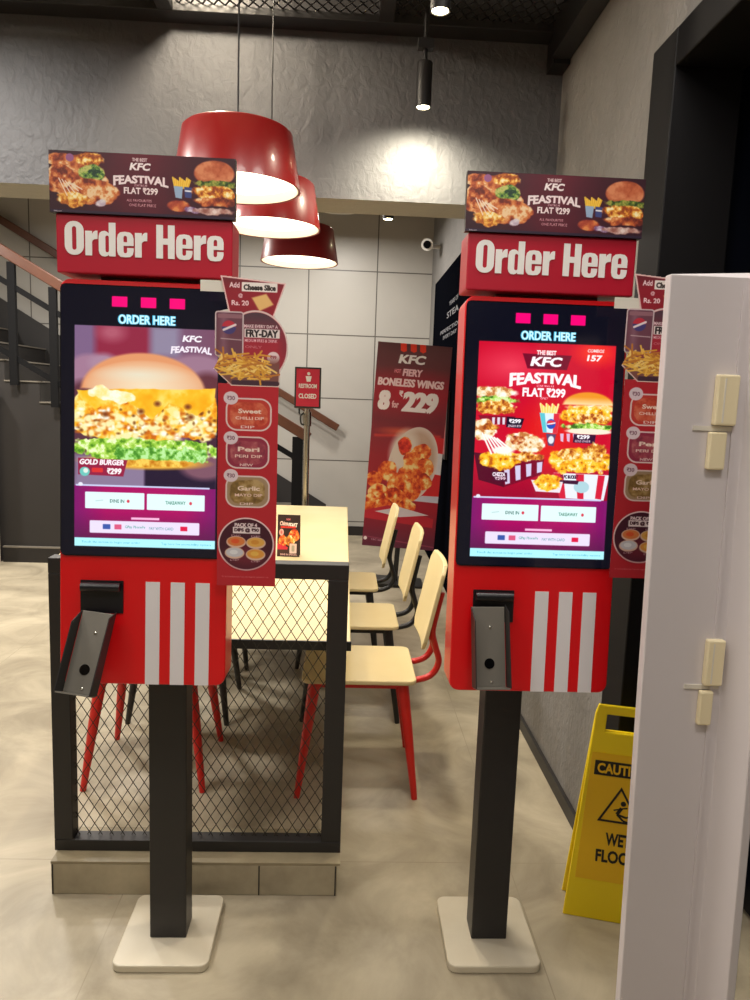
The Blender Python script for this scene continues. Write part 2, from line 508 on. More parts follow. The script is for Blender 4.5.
    def mesh(self, name, width, height, mask=None):
        """vertical grid mesh facing -Y, x 0..width, z 0..height (bottom left at the origin)"""
        c = np.clip(self.c, 0, 255) / 255.0
        c = np.where(c <= 0.04045, c / 12.92, ((c + 0.055) / 1.055) ** 2.4)
        h, w = self.h, self.w
        xs = np.linspace(0, width, w + 1); zs = np.linspace(height, 0, h + 1)
        V = np.zeros(((h + 1) * (w + 1), 3)); XX, ZZ = np.meshgrid(xs, zs)
        V[:, 0] = XX.ravel(); V[:, 2] = ZZ.ravel()
        j, i = np.meshgrid(np.arange(h), np.arange(w), indexing='ij')
        if mask is not None:
            k = mask.ravel(); j = j.ravel()[k]; i = i.ravel()[k]; cc = c.reshape(-1, 3)[k]
        else:
            j = j.ravel(); i = i.ravel(); cc = c.reshape(-1, 3)
        a = j * (w + 1) + i
        F = np.stack([a + (w + 1), a + (w + 1) + 1, a + 1, a], 1)
        me = bpy.data.meshes.new(name)
        me.vertices.add(len(V)); me.vertices.foreach_set('co', V.ravel())
        me.loops.add(F.size); me.loops.foreach_set('vertex_index', F.ravel().astype(np.int32))
        me.polygons.add(len(F)); me.polygons.foreach_set('loop_start', np.arange(0, F.size, 4, dtype=np.int32))
        me.polygons.foreach_set('loop_total', np.full(len(F), 4, dtype=np.int32))
        me.update(calc_edges=True)
        at = me.color_attributes.new('Col', 'FLOAT_COLOR', 'CORNER')
        rgba = np.ones((len(F), 4, 4)); rgba[:, :, :3] = cc[:, None, :]
        at.data.foreach_set('color', rgba.astype(np.float32).ravel())
        return me

def arch(k=0.35):
    def f(x, y):
        # letters taller at the two ends, lower edge curved: a banner-like arch
        return x, y * (1.0 - 0.25 * (1 - (2 * x) ** 2)) + k * (2 * x) ** 2 * 0.5 - k * .1
    return f


# --- header banner, 186 x 62
def paint_banner():
    a = Art(0, 0, 186, 62, 2.2, (50, 14, 30))
    g = np.exp(-((a.X - 92) / 45) ** 2)
    a.put(g * 0.75, (112, 18, 40))
    a.put(np.clip(a.noise(30) - .45, 0, 1) * .5, (30, 16, 38))
    z = lambda x, y: ((x - 30) / 3.75, (y - 35) / 3.75 - (x - 30) / 3.75 * .03)
    def fe(x, y, rx, ry, pal, **k):
        u, v = z(x, y); a.foode(u, v, rx / 3.75, ry / 3.75, pal, **k)
    a.foode(26, 26, 29, 21, DUSK, cell=9, lump=6)
    fe(62, 68, 44, 24, DUSK, cell=6); fe(180, 68, 55, 26, CRISP, cell=4)
    a.ell(*z(108, 62), 4, 4, (150, 90, 140))
    fe(190, 118, 48, 32, [(p, (c[0] - 30, c[1] - 50, c[2] // 2 + 30)) for p, c in GREEN] , cell=4)
    fe(75, 135, 46, 46, DUSK, cell=5); fe(195, 190, 95, 48, DUSK, cell=6, lump=3)
    fe(110, 222, 62, 26, CRISP, cell=5, lump=3)
    for k in range(5):
        a.line(z(66 + k * 12, 140 + k * 5), z(96 + k * 14, 205 - k * 6), 1.1, (245, 225, 205))
    fe(225, 232, 18, 12, [(0, (190, 170, 190)), (1, (230, 220, 225))])
    a.text('THE BEST', *z(368, 66), 15, 3.4, (225, 205, 205))
    a.text('KFC', *z(370, 92), 20, 7.5, (242, 232, 232), 0.04, 0.22)
    a.text('FEASTIVAL', *z(372, 142), 55, 10.5, (240, 224, 226), 0.045, 0, arch(.42))
    a.text('STARTING AT', *z(372, 163), 13, 2.2, (215, 180, 185))
    a.text('FLAT ' + RU + '299', *z(372, 184), 34, 7, (240, 226, 226), 0.035)
    a.text('ALL FAVOURITES', *z(365, 220), 25, 2.6, (205, 150, 158), 0.02)
    a.text('ONE FLAT PRICE', *z(378, 238), 27, 2.6, (205, 150, 158), 0.02)
    # fries carton, cup and burger
    for k in range(16):
        x = 492 + k * 4.4; a.line(z(x, 130 + (k * 37 % 17)), z(500 + k * 3.2, 170), 1.6, (232, 176, 40) if k % 2 else (246, 205, 80))
    a.poly([z(495, 162), z(530, 165), z(526, 210), z(502, 206)], (150, 175, 205))
    a.poly([z(535, 165), z(566, 168), z(562, 208), z(538, 205)], (60, 70, 130))
    a.line(z(540, 180), z(562, 182), 1.6, (230, 230, 240))
    fe(648, 112, 76, 48, [(0.2, (150, 66, 40)), (0.5, (186, 92, 56)), (0.8, (214, 134, 92))], cell=12, lump=.6)
    fe(650, 155, 82, 16, [(0.2, (40, 60, 24)), (0.5, (96, 120, 44)), (0.8, (160, 160, 70))], cell=3)
    fe(650, 188, 84, 30, CRISP, cell=4); fe(660, 222, 80, 18, DUSK, cell=6)
    fe(512, 240, 44, 24, [(0.2, (150, 50, 40)), (0.6, (200, 96, 56)), (0.8, (224, 140, 80))], cell=9)
    fe(570, 252, 30, 12, [(0.2, (120, 80, 130)), (0.6, (190, 170, 200)), (0.9, (230, 225, 235))], cell=4)
    fe(640, 256, 70, 12, [(0.2, (150, 90, 80)), (0.6, (200, 160, 150)), (0.9, (230, 210, 205))], cell=6)
    a.rr(0, 59.2, 186, 62, (44, 28, 52))
    a.text('kfc.co', 8, 60.6, 8, 1.4, (200, 190, 200))
    return a

# --- kiosk screens, in a frame of 63..225 x 290..554
def screen_base():
    a = Art(63, 290, 225, 554, 1.9, (7, 8, 20))
    for x in (112, 140, 168): a.rr(x, 299.3, x + 15, 309.3, (255, 0, 118), .6)
    a.text('ORDER HERE', 146, 321, 56, 9.5, (60, 190, 235), 0.07)
    a.text('ORDER HERE', 146, 321, 55, 9, (205, 250, 255), 0.03)
    return a

def screen_ui(a, sep):
    im = a.sm(a.d_rr(146, 511, 140, 52, .3))
    a.put(im, (172, 8, 96))
    a.put(im * np.clip(np.abs(a.X - 146) / 70 - .55, 0, 1) * 1.6, (110, 24, 110))
    a.put(im * np.clip((a.Y - 510) / 27, 0, 1) * .75, (84, 26, 70))
    a.line((78, sep), (209, sep), 1.6, (206, 214, 248)); a.ell(82, sep - 1, 2.2, 1.8, (235, 235, 250))
    a.rr(86.5, 491, 145, 507.5, (228, 252, 252), .8); a.rr(147.5, 491.5, 205, 507.5, (228, 252, 252), .8)
    a.text('DINE IN', 118, 499.5, 14, 3.4, (70, 120, 110), .02); a.ell(129, 499.5, 1.4, 1.6, (220, 60, 80))
    a.text('TAKEAWAY', 176, 499.8, 20, 3.4, (70, 140, 120), .02); a.ell(191, 500, 1.4, 1.6, (220, 60, 80))
    a.line((97, 500), (104, 499), 1, (190, 220, 220))
    a.rr(132, 515.5, 160, 517.8, (250, 190, 225), .5)
    a.rr(91, 519.5, 200, 532, (236, 224, 248), 1.2)
    a.rr(104, 523, 111.5, 528, (60, 90, 170)); a.rr(115.5, 523, 122.5, 528, (222, 90, 130))
    a.text('GPay PhonePe', 136, 525.6, 20, 3.4, (100, 170, 160), .01); a.text('PAY WITH CARD', 162, 526.2, 24, 2.8, (110, 160, 170), .01)
    a.rr(181, 523.5, 188, 528, (226, 20, 70)); 
    a.rr(76, 537, 216, 545.5, (178, 246, 255), .3)
    a.text('Touch the screen to begin your order', 112, 541.4, 58, 2.6, (90, 190, 210), 0); a.text('Tap here for accessibility options', 187, 541.6, 50, 2.6, (90, 190, 210), 0)
    a.rr(63, 537, 76, 546, (7, 8, 20), .1); a.rr(216, 480, 225, 546, (7, 8, 20), .1)

def paint_burger_screen():
    a = screen_base()
    pic = a.sm(a.d_rr(146, 407, 140, 158, .3))
    keep = a.c.copy()
    a.put(pic, (158, 132, 176))
    a.put(np.clip((a.X - 120) / 90, 0, 1) * .8, (150, 96, 118))
    a.rr(96, 326, 150, 362, (186, 46, 74), 4, soft=4); a.ell(112, 334, 12, 8, (236, 120, 140), soft=5)
    a.rr(150, 326, 178, 356, (186, 186, 214), 4, soft=5)
    a.ell(90, 378, 24, 22, (214, 168, 196), soft=2.5); a.ell(104, 364, 14, 9, (226, 188, 212), soft=3)
    a.ell(196, 372, 34, 19, (206, 164, 188), soft=2.5); a.ell(206, 392, 22, 22, (120, 62, 66), soft=4); a.ell(84, 396, 14, 14, (110, 60, 70), soft=4)
    a.ell(86, 440, 20, 40, (104, 60, 72), soft=4); a.ell(206, 440, 18, 34, (70, 40, 60), soft=4)
    a.rr(76, 454, 146, 488, (178, 168, 204), 1, soft=3); a.rr(145, 460, 216, 488, (22, 18, 48), 1, soft=1.5); a.ell(204, 462, 24, 14, (160, 112, 128), soft=3)
    a.put(pic * .34, (62, 30, 48))
    # bun
    d = a.d_ell(143, 392, 61, 39); top = np.maximum(d, a.Y - 391 + (a.X - 143) * -.03)
    m = a.sm(top, 1.2)
    a.put(m, (226, 152, 104))
    a.put(m * np.clip(1 - np.sqrt(((a.X - 145) / 60) ** 2 + ((a.Y - 386) / 26) ** 2), 0, 1) ** .5 * .85, (246, 236, 204))
    a.put(m * np.clip(1 - np.sqrt(((a.X - 138) / 52) ** 2 + ((a.Y - 374) / 9) ** 2), 0, 1) * .5, (226, 240, 226))
    a.ell(145, 460, 58, 7, (232, 170, 60), soft=1.5)
    LEAF = [(.1, (84, 140, 34)), (.35, (136, 192, 54)), (.55, (168, 214, 78)), (.75, (206, 238, 130)), (.9, (240, 252, 200))]
    a.food(a.d_ell(146, 448, 70, 14), LEAF, cell=5, lump=5, contrast=1.9)
    a.food(a.d_rr(160, 452, 90, 12, 6), [(.1, (70, 140, 40)), (.5, (140, 206, 90)), (.8, (190, 240, 160))], cell=4, lump=4, contrast=2)
    a.food(a.d_rr(146, 414, 143, 44, 15), [(.1, (206, 104, 20)), (.35, (240, 152, 26)), (.6, (252, 192, 54)), (.85, (255, 232, 140))], cell=9, lump=5, contrast=1.9)
    rs = random.Random(11)
    for k in range(300):
        x = rs.uniform(78, 214); y = 424 + rs.gauss(0, 8)
        if y > 440 - abs(x - 146) * .06 or y < 400: continue
        t_ = rs.random()
        if t_ < .42: a.ell(x, y, rs.uniform(1.5, 4), rs.uniform(1.2, 3), (255, 240, 176), soft=1.1)
        elif t_ < .62: a.ell(x, y, rs.uniform(1, 3), rs.uniform(.8, 2.2), (255, 255, 240), soft=1)
        elif t_ < .85: a.ell(x, y, rs.uniform(1, 3), rs.uniform(.8, 2.4), (204, 104, 20), soft=1.2)
        else: a.ell(x, y, rs.uniform(.8, 2), rs.uniform(.7, 1.6), (126, 66, 20), soft=1)
    a.food(a.d_poly([(78, 391), (214, 385), (212, 398), (196, 412), (184, 406), (168, 400), (152, 418), (132, 404), (116, 398), (96, 410), (82, 400)]),
           [(0.2, (250, 170, 20)), (.5, (255, 192, 40)), (0.8, (255, 220, 100))], cell=14, lump=2, contrast=1.2)
    a.food(a.d_ell(116, 395, 22, 6, 8), [(0.2, (255, 230, 140)), (0.8, (255, 252, 226))], cell=6, lump=4)
    for (x, y) in ((157, 402), (187, 404), (106, 414), (190, 414), (141, 410)): a.ell(x, y, 3, 2.4, (130, 66, 30), soft=1.6)
    a.food(a.d_ell(146, 461, 48, 3.6), [(.2, (200, 120, 20)), (.8, (252, 210, 90))], cell=5, lump=1.5)
    a.text('KFC', 190.5, 337.5, 18, 6, (250, 244, 250), .04, .2)
    a.text('FEASTIVAL', 190, 348, 40, 7.5, (246, 236, 246), .04, .1, arch(.3))
    a.poly([(79.5, 457.5), (128, 458.5), (124, 475), (79.5, 474)], (150, 30, 66))
    a.text('GOLD BURGER', 103, 461.3, 44, 5.4, (255, 246, 250), .05, .15)
    a.text(RU + '299', 115, 470, 14, 6, (255, 250, 250), .05, .15); a.rr(93, 467, 104, 471.5, (222, 50, 50), 1); a.ell(86, 471, 5, 4.5, (110, 200, 190)); a.ell(87, 470, 2.4, 2.4, (230, 240, 230))
    out = 1 - pic
    a.c = a.c * (1 - out[..., None]) + keep * out[..., None]
    screen_ui(a, 484.5)
    return a

def paint_feast_screen():
    a = screen_base()
    pic = a.sm(a.d_rr(146, 407, 140, 158, .3)); keep = a.c.copy()
    a.put(pic, (206, 10, 44))
    a.put(np.clip((a.Y - 440) / 60, 0, 1) * .8, (120, 0, 46))
    a.ell(110, 352, 26, 14, (236, 60, 84), soft=12); a.ell(150, 420, 30, 30, (226, 22, 24), soft=14); a.ell(196, 336, 20, 12, (240, 50, 40), soft=6)
    S = 4.6875
    def q(zx, zy):
        u = (zx - 75 + (zy - 38) * .048) / S; v = (zy - 38 - (zx - 75) * .03) / S
        return 76 + u * 1.02, 328 + v
    def fe(x, y, rx, ry, pal, **k):
        u, v = q(x, y); a.foode(u, v, rx / S, ry / S, pal, **k)
    a.poly([q(278, 95), q(508, 105), q(485, 172), q(300, 165)], (118, 8, 40))
    a.text('THE BEST', *q(390, 92), 20, 4.6, (255, 235, 235), .04)
    a.text('KFC', *q(390, 134), 31, 9.5, (255, 248, 250), .05, .22)
    a.text('FEASTIVAL', *q(385, 213), 73, 14, (255, 246, 248), .05, 0, arch(.42))
    a.text('STARTING AT', *q(385, 247), 18, 2.0, (250, 190, 200), .02)
    a.text('FLAT ' + RU + '299', *q(378, 278), 44, 9, (255, 246, 248), .045)
    a.text('ONLY', *q(380, 304), 8, 2.4, (255, 210, 215), .02)
    a.text('COMBOS', *q(622, 82), 17, 3.4, (255, 225, 225), .03, .15); a.text('157', *q(616, 116), 15, 6, (255, 240, 240), .04, .15)
    fe(150, 278, 100, 30, CREAM, cell=5, lump=2); fe(150, 318, 98, 22, GREEN, cell=4); fe(150, 348, 100, 36, CRISP, cell=4, lump=3)
    a.poly([q(70, 385), q(245, 390), q(225, 430), q(90, 425)], (140, 10, 40))
    for k in range(3): a.poly([q(135 + k * 24, 395), q(148 + k * 24, 395), q(146 + k * 24, 428), q(135 + k * 24, 428)], (230, 220, 235))
    a.poly([q(205, 392), q(285, 400), q(270, 448), q(200, 440)], (24, 10, 40)); a.text(RU + '299', *q(242, 412), 12, 4, (255, 250, 255), .04); a.text('ZINGER BOX', *q(240, 435), 14, 2.4, (255, 230, 240), .02)
    # fries and drink
    for k in range(13): a.line(q(362 + k * 7, 330 + (k * 29 % 23)), q(372 + k * 5, 385), 2.0, (250, 214, 90) if k % 2 else (255, 238, 160))
    a.poly([q(358, 372), q(455, 376), q(440, 470), q(374, 464)], (224, 240, 250))
    a.poly([q(358, 372), q(382, 374), q(392, 466), q(374, 464)], (90, 200, 214)); a.poly([q(425, 376), q(455, 376), q(440, 470), q(420, 468)], (226, 40, 60))
    a.ell(*q(412, 425), 4.6, 5.0, (34, 80, 190)); a.ell(*q(412, 418), 4.0, 2.2, (230, 50, 60)); a.line(q(396, 426), q(430, 420), 1.2, (250, 250, 255))
    a.poly([q(388, 470), q(436, 474), q(424, 530), q(398, 526)], (90, 70, 110)); a.ell(*q(412, 500), 3, 4, (230, 235, 240))
    # burger
    u, v = q(588, 340); d = np.maximum(a.d_ell(u, v, 26, 14), a.Y - v + 1)
    mm = a.sm(d, .8); a.put(mm, (240, 150, 36)); a.put(mm * np.clip((a.Y - v + 9) / 8, 0, 1) * .9, (255, 236, 190))
    fe(585, 350, 120, 14, [(.2, (255, 250, 230)), (.8, (255, 190, 60))], cell=5)
    fe(585, 388, 124, 44, GOLD, cell=4, lump=2); fe(600, 400, 90, 26, CRISP, cell=3, lump=2); fe(592, 440, 120, 18, GREEN, cell=4, lump=2)
    a.ell(*q(592, 460), 24, 3, (250, 238, 214))
    for k in range(3): a.poly([q(455 + k * 30, 470), q(472 + k * 30, 470), q(470 + k * 30, 510), q(458 + k * 30, 505)], (226, 190, 220))
    a.poly([q(520, 472), q(625, 476), q(618, 518), q(516, 512)], (50, 10, 50)); a.text(RU + '299', *q(565, 486), 13, 4, (255, 250, 255), .04); a.text('GOLD ZINGER', *q(562, 506), 16, 2.4, (255, 230, 240), .02)
    # cheesy tray
    fe(95, 452, 60, 52, CREAM, cell=5, lump=3); fe(120, 440, 40, 16, CRISP, cell=4)
    a.poly([q(50, 560), q(380, 590), q(365, 665), q(190, 725), q(70, 690)], (124, 6, 40))
    a.poly([q(50, 560), q(110, 570), q(190, 640), q(190, 725), q(70, 690)], (86, 6, 36))
    for k in range(4): a.poly([q(190 + k * 52, 632 - k * 8), q(216 + k * 52, 628 - k * 8), q(218 + k * 50, 706 - k * 18), q(196 + k * 50, 712 - k * 18)], (214, 206, 236))
    fe(285, 515, 98, 48, CREAM, cell=5, lump=3); fe(250, 500, 40, 20, DUSK, cell=3); fe(170, 596, 100, 42, GOLD, cell=5, lump=4); fe(300, 580, 70, 22, CRISP, cell=4)
    for k in range(6): a.line(q(88 + k * 14, 470 + k * 5), q(130 + k * 18, 565 - k * 4), 1.8, (255, 252, 246))
    a.ell(*q(185, 550), 11, 4, (255, 250, 240), soft=1)
    a.poly([q(130, 650), q(205, 656), q(205, 700), q(140, 694)], (80, 10, 46)); a.text('CHIZZA', *q(166, 664), 13, 4, (250, 240, 250), .04); a.text(RU + '299', *q(172, 684), 11, 3, (250, 220, 235), .03)
    # bucket
    a.poly([q(425, 655), q(690, 668), q(664, 790), q(455, 776)], (236, 240, 248))
    for k in (0, 2, 4): a.poly([q(425 + k * 53, 656 + k * 3), q(470 + k * 50, 658 + k * 3), q(484 + k * 42, 785), q(455 + k * 42, 780)], (216, 30, 60))
    a.ell(*q(558, 725), 8, 6, (176, 214, 224))
    fe(545, 600, 158, 60, GOLD, cell=5, lump=4); fe(620, 560, 66, 40, CRISP, cell=4, lump=4); fe(500, 570, 50, 34, CRISP, cell=4, lump=3); fe(560, 625, 130, 26, GOLD, cell=4, lump=3)
    a.text('12 PC BUCKET', *q(500, 676), 18, 3.6, (40, 10, 50), .05); a.poly([q(455, 690), q(545, 694), q(540, 712), q(450, 706)], (60, 10, 50))
    a.poly([q(318, 690), q(470, 700), q(455, 752), q(340, 745)], (240, 230, 240)); fe(395, 700, 62, 36, GOLD, cell=4, lump=3)
    out = 1 - pic
    a.c = a.c * (1 - out[..., None]) + keep * out[..., None]
    screen_ui(a, 484.5)
    return a

# --- tall cut-out side card, frame 212..294 x 272..586
def paint_card():
    a = Art(212, 272, 294, 587, 2.4, (186, 40, 52))
    t = lambda zx, zy: (210 + zx / 7.69 + (zy / 7.69) * .022 - .5, 270 + zy / 7.69)
    s = lambda zx, zy: (210 + zx / 4.767 + (110 + zy / 4.767) * .022 - .5, 380 + zy / 4.767)
    trap = a.d_poly([t(122, 38), t(596, 78), t(500, 345), t(185, 345)])
    cir = a.d_ell(*t(372, 560), 30.5, 35.5)
    cup = a.d_rr(*t(180, 470), 27, 44, 3)
    tray = a.d_poly([t(60, 735), t(130, 600), t(560, 600), t(540, 860), t(190, 860)])
    x0 = s(50, 300)[0]; x1 = s(325, 300)[0]
    strip = a.d_rr((x0 + x1) / 2, 483, x1 - x0, 207, .4)
    full = np.minimum(np.minimum(np.minimum(trap, cir), np.minimum(cup, tray)), strip)
    upper = np.minimum(np.minimum(trap, cir), np.minimum(cup, tray))
    a.put(a.sm(upper + 1.6), (150, 30, 46))
    a.put(a.sm(trap + 1.6) * np.clip(1 - (a.Y - 276) / 14, 0, 1) * .8, (96, 40, 48))
    # cut-out content
    a.text('Add', *t(222, 104), 9.5, 5.2, (244, 214, 220), .03)
    a.rr(*t(275, 82), *t(530, 150), (240, 230, 226), .6); a.text('Cheese Slice', *t(403, 118), 30, 5.4, (40, 26, 26), .05)
    a.text('@', *t(265, 182), 4.2, 4.2, (244, 206, 214), .02); a.text('Rs. 20', *t(262, 236), 16, 5, (246, 214, 220), .03)
    a.poly([t(345, 195), t(450, 162), t(502, 240), t(400, 292)], (236, 190, 120), .8)
    ci = a.sm(cir + 1.8)
    a.put(ci, (170, 40, 58)); a.put(ci * np.clip(1 - (a.Y - 308) / 30, 0, 1) ** .7, (74, 58, 70))
    a.ell(*t(585, 520), 4, 20, (140, 44, 60), soft=4)
    # border of the upper cut-out
    a.put(a.sm(np.abs(trap + .7) - .8) * a.sm(-cir, .5), (232, 196, 194))
    a.put(a.sm(np.abs(cir + .7) - .8), (226, 200, 198))
    cu = a.sm(cup + 1.2); a.put(a.sm(cup), (214, 200, 202)); a.put(cu, (112, 66, 82))
    a.put(cu * np.clip(1 - np.abs(a.X - t(150, 0)[0]) / 6, 0, 1) * .4, (170, 130, 150)); a.rr(*t(100, 322), *t(275, 352), (150, 104, 116), 1)
    a.ell(*t(178, 420), 6.6, 6.6, (72, 62, 120)); a.put(a.sm(np.maximum(a.d_ell(*t(178, 420), 6.6, 6.6), a.Y - t(0, 415)[1])), (196, 48, 66)); a.line(t(140, 440), t(225, 400), 2.2, (236, 220, 224))
    a.line(t(120, 505), t(265, 512), .9, (196, 170, 176))
    a.text('MAKE EVERY DAY A', *t(410, 405), 32, 3.2, (236, 206, 212), .03)
    a.rr(*t(290, 425), *t(545, 490), (236, 226, 224), .5); a.text('FRY-DAY', *t(417, 458), 30.5, 7.2, (44, 30, 34), .05)
    a.text('MEDIUM FRIES & DRINK', *t(410, 512), 31, 3.0, (240, 190, 200), .02)
    a.text('ONLY', *t(355, 560), 16, 2.4, (206, 120, 130), .01)
    a.ell(*t(498, 636), 5.8, 5.8, (236, 208, 212)); a.text(RU + '99', *t(498, 634), 6, 3.6, (150, 40, 60), .03)
    tr = a.sm(tray + 1.2); a.put(a.sm(tray) * a.sm(-np.minimum(cir, cup), .5), (222, 196, 190)); a.put(tr * np.clip((a.Y - 350) / 10, 0, 1), (128, 80, 74)); a.rr(*t(190, 815), *t(540, 850), (70, 44, 58), 2)
    rs = random.Random(3)
    for k in range(120):
        cx, cy = rs.gauss(310, 95), rs.gauss(710, 42)
        cx = min(max(cx, 120), 520); cy = min(max(cy, 600), 800)
        an = rs.uniform(-.9, .9) + (1.2 if rs.random() < .3 else 0); L = rs.uniform(40, 80)
        col = [(240, 190, 84), (222, 160, 58), (248, 212, 124), (198, 124, 50)][rs.randrange(4)]
        a.line(t(cx - L * math.cos(an), cy - L * math.sin(an) * .7), t(cx + L * math.cos(an), cy + L * math.sin(an) * .7), 1.7, col)
    # strip
    st = np.where(a.Y > 381.5, 1.0, 0.0) * a.sm(strip); a.put(st, (188, 38, 50))
    def dip(c, w, h, col, pal, badge, words, bt):
        x, y = s(*c); d = a.d_rr(x, y, w, h, 11)
        a.put(a.sm(d), (230, 206, 204)); a.put(a.sm(d + 1.6), col)
        a.food(a.d_rr(x, y, w - 9, h - 9, 9), pal, cell=6, lump=1.5, contrast=1.1)
        a.text(words[0], x + 1, y - 3.4, w * .5, 4.6, (246, 220, 206), .03); a.text(words[1], x + 1, y + 3.6, w * .62, 3, (244, 210, 200), .02)
        a.text(words[2], x - 1, y + h / 2 - 4, w * .3, 2.6, (236, 206, 202), .02)
        bx, by = s(*badge); a.ell(bx, by, 7, 6.6, (226, 206, 214)); a.text(bt, bx, by, 7.5, 4.2, (120, 70, 90), .02)
    dip((195, 142), 44, 33, (196, 60, 52), [(.2, (178, 50, 38)), (.5, (206, 84, 60)), (.8, (222, 120, 90))], (115, 66), ('Sweet', 'CHILLI DIP', 'DIP'), RU + '30')
    dip((188, 325), 42, 33, (150, 46, 72), [(.2, (128, 44, 66)), (.5, (166, 70, 86)), (.8, (190, 110, 110))], (112, 256), ('Peri', 'PERI DIP', 'NEW'), RU + '30')
    dip((186, 515), 43, 33, (168, 140, 110), [(.2, (110, 84, 44)), (.5, (150, 118, 66)), (.8, (190, 160, 110))], (110, 438), ('Garlic', 'MAYO DIP', 'DIP'), RU + '30')
    bx, by = s(176, 775); a.ell(bx, by, 27.5, 27.8, (236, 206, 208)); a.ell(bx, by, 26, 26.3, (72, 26, 44)); a.ell(bx, by + 12, 16, 12, (110, 34, 52), soft=6)
    a.text('PACK OF 4', *s(176, 680), 22, 4, (240, 220, 224), .05); a.rr(*s(116, 690), *s(242, 722), (236, 222, 224), .5); a.text('DIPS @ ' + RU + '90', *s(179, 706), 24, 4.6, (70, 30, 44), .05)
    for (x, y, c1, c2) in ((130, 765, (226, 130, 70), (232, 92, 50)), (222, 768, (232, 176, 84), (222, 150, 60)), (122, 820, (206, 204, 214), (230, 230, 236)), (220, 826, (232, 160, 70), (240, 190, 90))):
        a.ell(*s(x, y), 9.6, 6.2, (226, 190, 170)); a.ell(*s(x, y - 3), 8.4, 4.8, c1); a.ell(*s(x - 4, y - 4), 4, 2.4, c2)
    for (x, y) in ((130, 733), (222, 735), (122, 855), (220, 860)): a.text('DIP', *s(x, y), 9, 1.8, (200, 160, 170), .01)
    a.text('Terms and conditions apply. Taxes extra. Images for representation only.', *s(170, 940), 46, 1.8, (222, 130, 136), .01)
    return a, full < -0.1

# --- roll-up banner, frame 0..320 x 0..880
def paint_rollup():
    a = Art(0, 0, 320, 880, .85, (128, 40, 52))
    y = a.Y
    for ch in range(3):
        a.c[..., ch] = np.interp(y, [0, 120, 300, 480, 700, 880], [(98, 58, 62)[ch], (112, 52, 58)[ch], (120, 36, 48)[ch], (156, 26, 40)[ch], (170, 26, 44)[ch], (98, 36, 60)[ch]])
    a.ell(160, 210, 190, 60, (196, 24, 44), soft=60); a.line((20, 395), (300, 380), 5, (240, 70, 50), soft=8); a.ell(150, 372, 60, 10, (250, 110, 60), soft=14)
    q = lambda zx, zy: (zx - 115 + (zy - 45) * .096, zy - 45 - (zx - 115) * .02)
    for x in (225, 268, 308): a.poly([q(x - 13, 44), q(x + 13, 44), q(x + 13, 78), q(x, 84), q(x - 13, 78)], (236, 58, 36))
    a.text('KFC', *q(262, 113), 112, 38, (246, 240, 238), .05, .2)
    a.text('HOT', *q(198, 163), 28, 17, (232, 130, 140), .04, .1); a.text('FIERY', *q(263, 168), 84, 30, (244, 200, 206), .05, .1)
    a.text('BONELESS WINGS', *q(255, 212), 285, 34, (246, 214, 216), .055, .08)
    a.text('8', *q(138, 288), 48, 84, (250, 236, 234), .07, .08); a.text('for', *q(186, 304), 30, 30, (238, 190, 190), .04)
    a.text(RU, *q(212, 258), 16, 26, (246, 226, 226), .05); a.text('229', *q(295, 292), 150, 88, (250, 238, 236), .07, .08)
    # bucket lying on its side
    a.poly([q(330, 430), q(420, 440), q(405, 720), q(300, 700)], (214, 36, 40)); a.poly([q(345, 500), q(412, 506), q(404, 600), q(330, 590)], (226, 216, 216)); a.poly([q(300, 690), q(400, 690), q(395, 720), q(260, 715)], (206, 200, 212))
    a.ell(*q(258, 560), 106, 168, (232, 214, 204), rot=12); a.ell(*q(256, 562), 96, 158, (204, 168, 146), rot=12, soft=10); a.ell(*q(222, 500), 60, 90, (226, 206, 190), rot=12, soft=14)
    for (x, yy, rx, ry) in ((228, 480, 30, 40), (300, 505, 42, 38), (258, 545, 44, 40), (312, 570, 40, 44), (300, 630, 44, 40), (240, 600, 44, 40), (150, 590, 40, 46), (190, 640, 48, 44), (90, 630, 34, 34), (110, 690, 50, 42),
                            (70, 740, 30, 46), (240, 670, 52, 50), (180, 700, 46, 36), (235, 740, 36, 26), (130, 740, 40, 30)):
        u, v = q(x, yy); a.foode(u, v, rx, ry, HOT, cell=26, lump=8, contrast=1.9)
    a.foode(*q(226, 478), 24, 32, [(.2, (190, 20, 14)), (.8, (246, 70, 40))], cell=20, lump=6)
    a.poly([q(35, 770), q(150, 740), q(350, 790), q(345, 830), q(35, 800)], (196, 36, 52)); a.poly([q(90, 770), q(200, 745), q(330, 775), q(200, 790)], (222, 206, 208))
    a.line(q(30, 880), q(350, 915), 5, (150, 60, 84)); a.ell(*q(46, 890), 8, 8, (240, 220, 220)); a.text('T&C apply', *q(100, 896), 60, 10, (190, 130, 150), .02)
    return a

def paint_tent():
    a = Art(0, 0, 105, 135, 1.6, (46, 26, 26))
    a.text('NEW', 50, 14, 20, 6, (230, 120, 120), .04); a.text('Chizza', 30, 27, 40, 14, (236, 200, 190), .05, .1); a.text('FEAST', 72, 32, 42, 14, (244, 236, 226), .05, .1); a.rr(14, 36, 86, 42, (216, 50, 40), 1)
    a.foode(78, 66, 26, 20, HOT, cell=9, lump=3); a.foode(24, 88, 20, 24, HOT, cell=9, lump=3); a.foode(60, 82, 22, 18, CRISP, cell=8, lump=3)
    a.ell(18, 56, 11, 11, (238, 170, 160)); a.text('@', 18, 56, 10, 10, (200, 50, 50), .03)
    a.poly([(0, 92), (50, 104), (46, 116), (0, 112)], (206, 40, 60)); a.rr(58, 92, 92, 124, (226, 196, 186), 2); a.rr(68, 98, 82, 118, (170, 160, 140), 3)
    a.rr(0, 112, 56, 130, (60, 34, 30), 1); a.text('DINE IN SPECIAL', 55, 128, 80, 6, (226, 180, 176), .03)
    return a

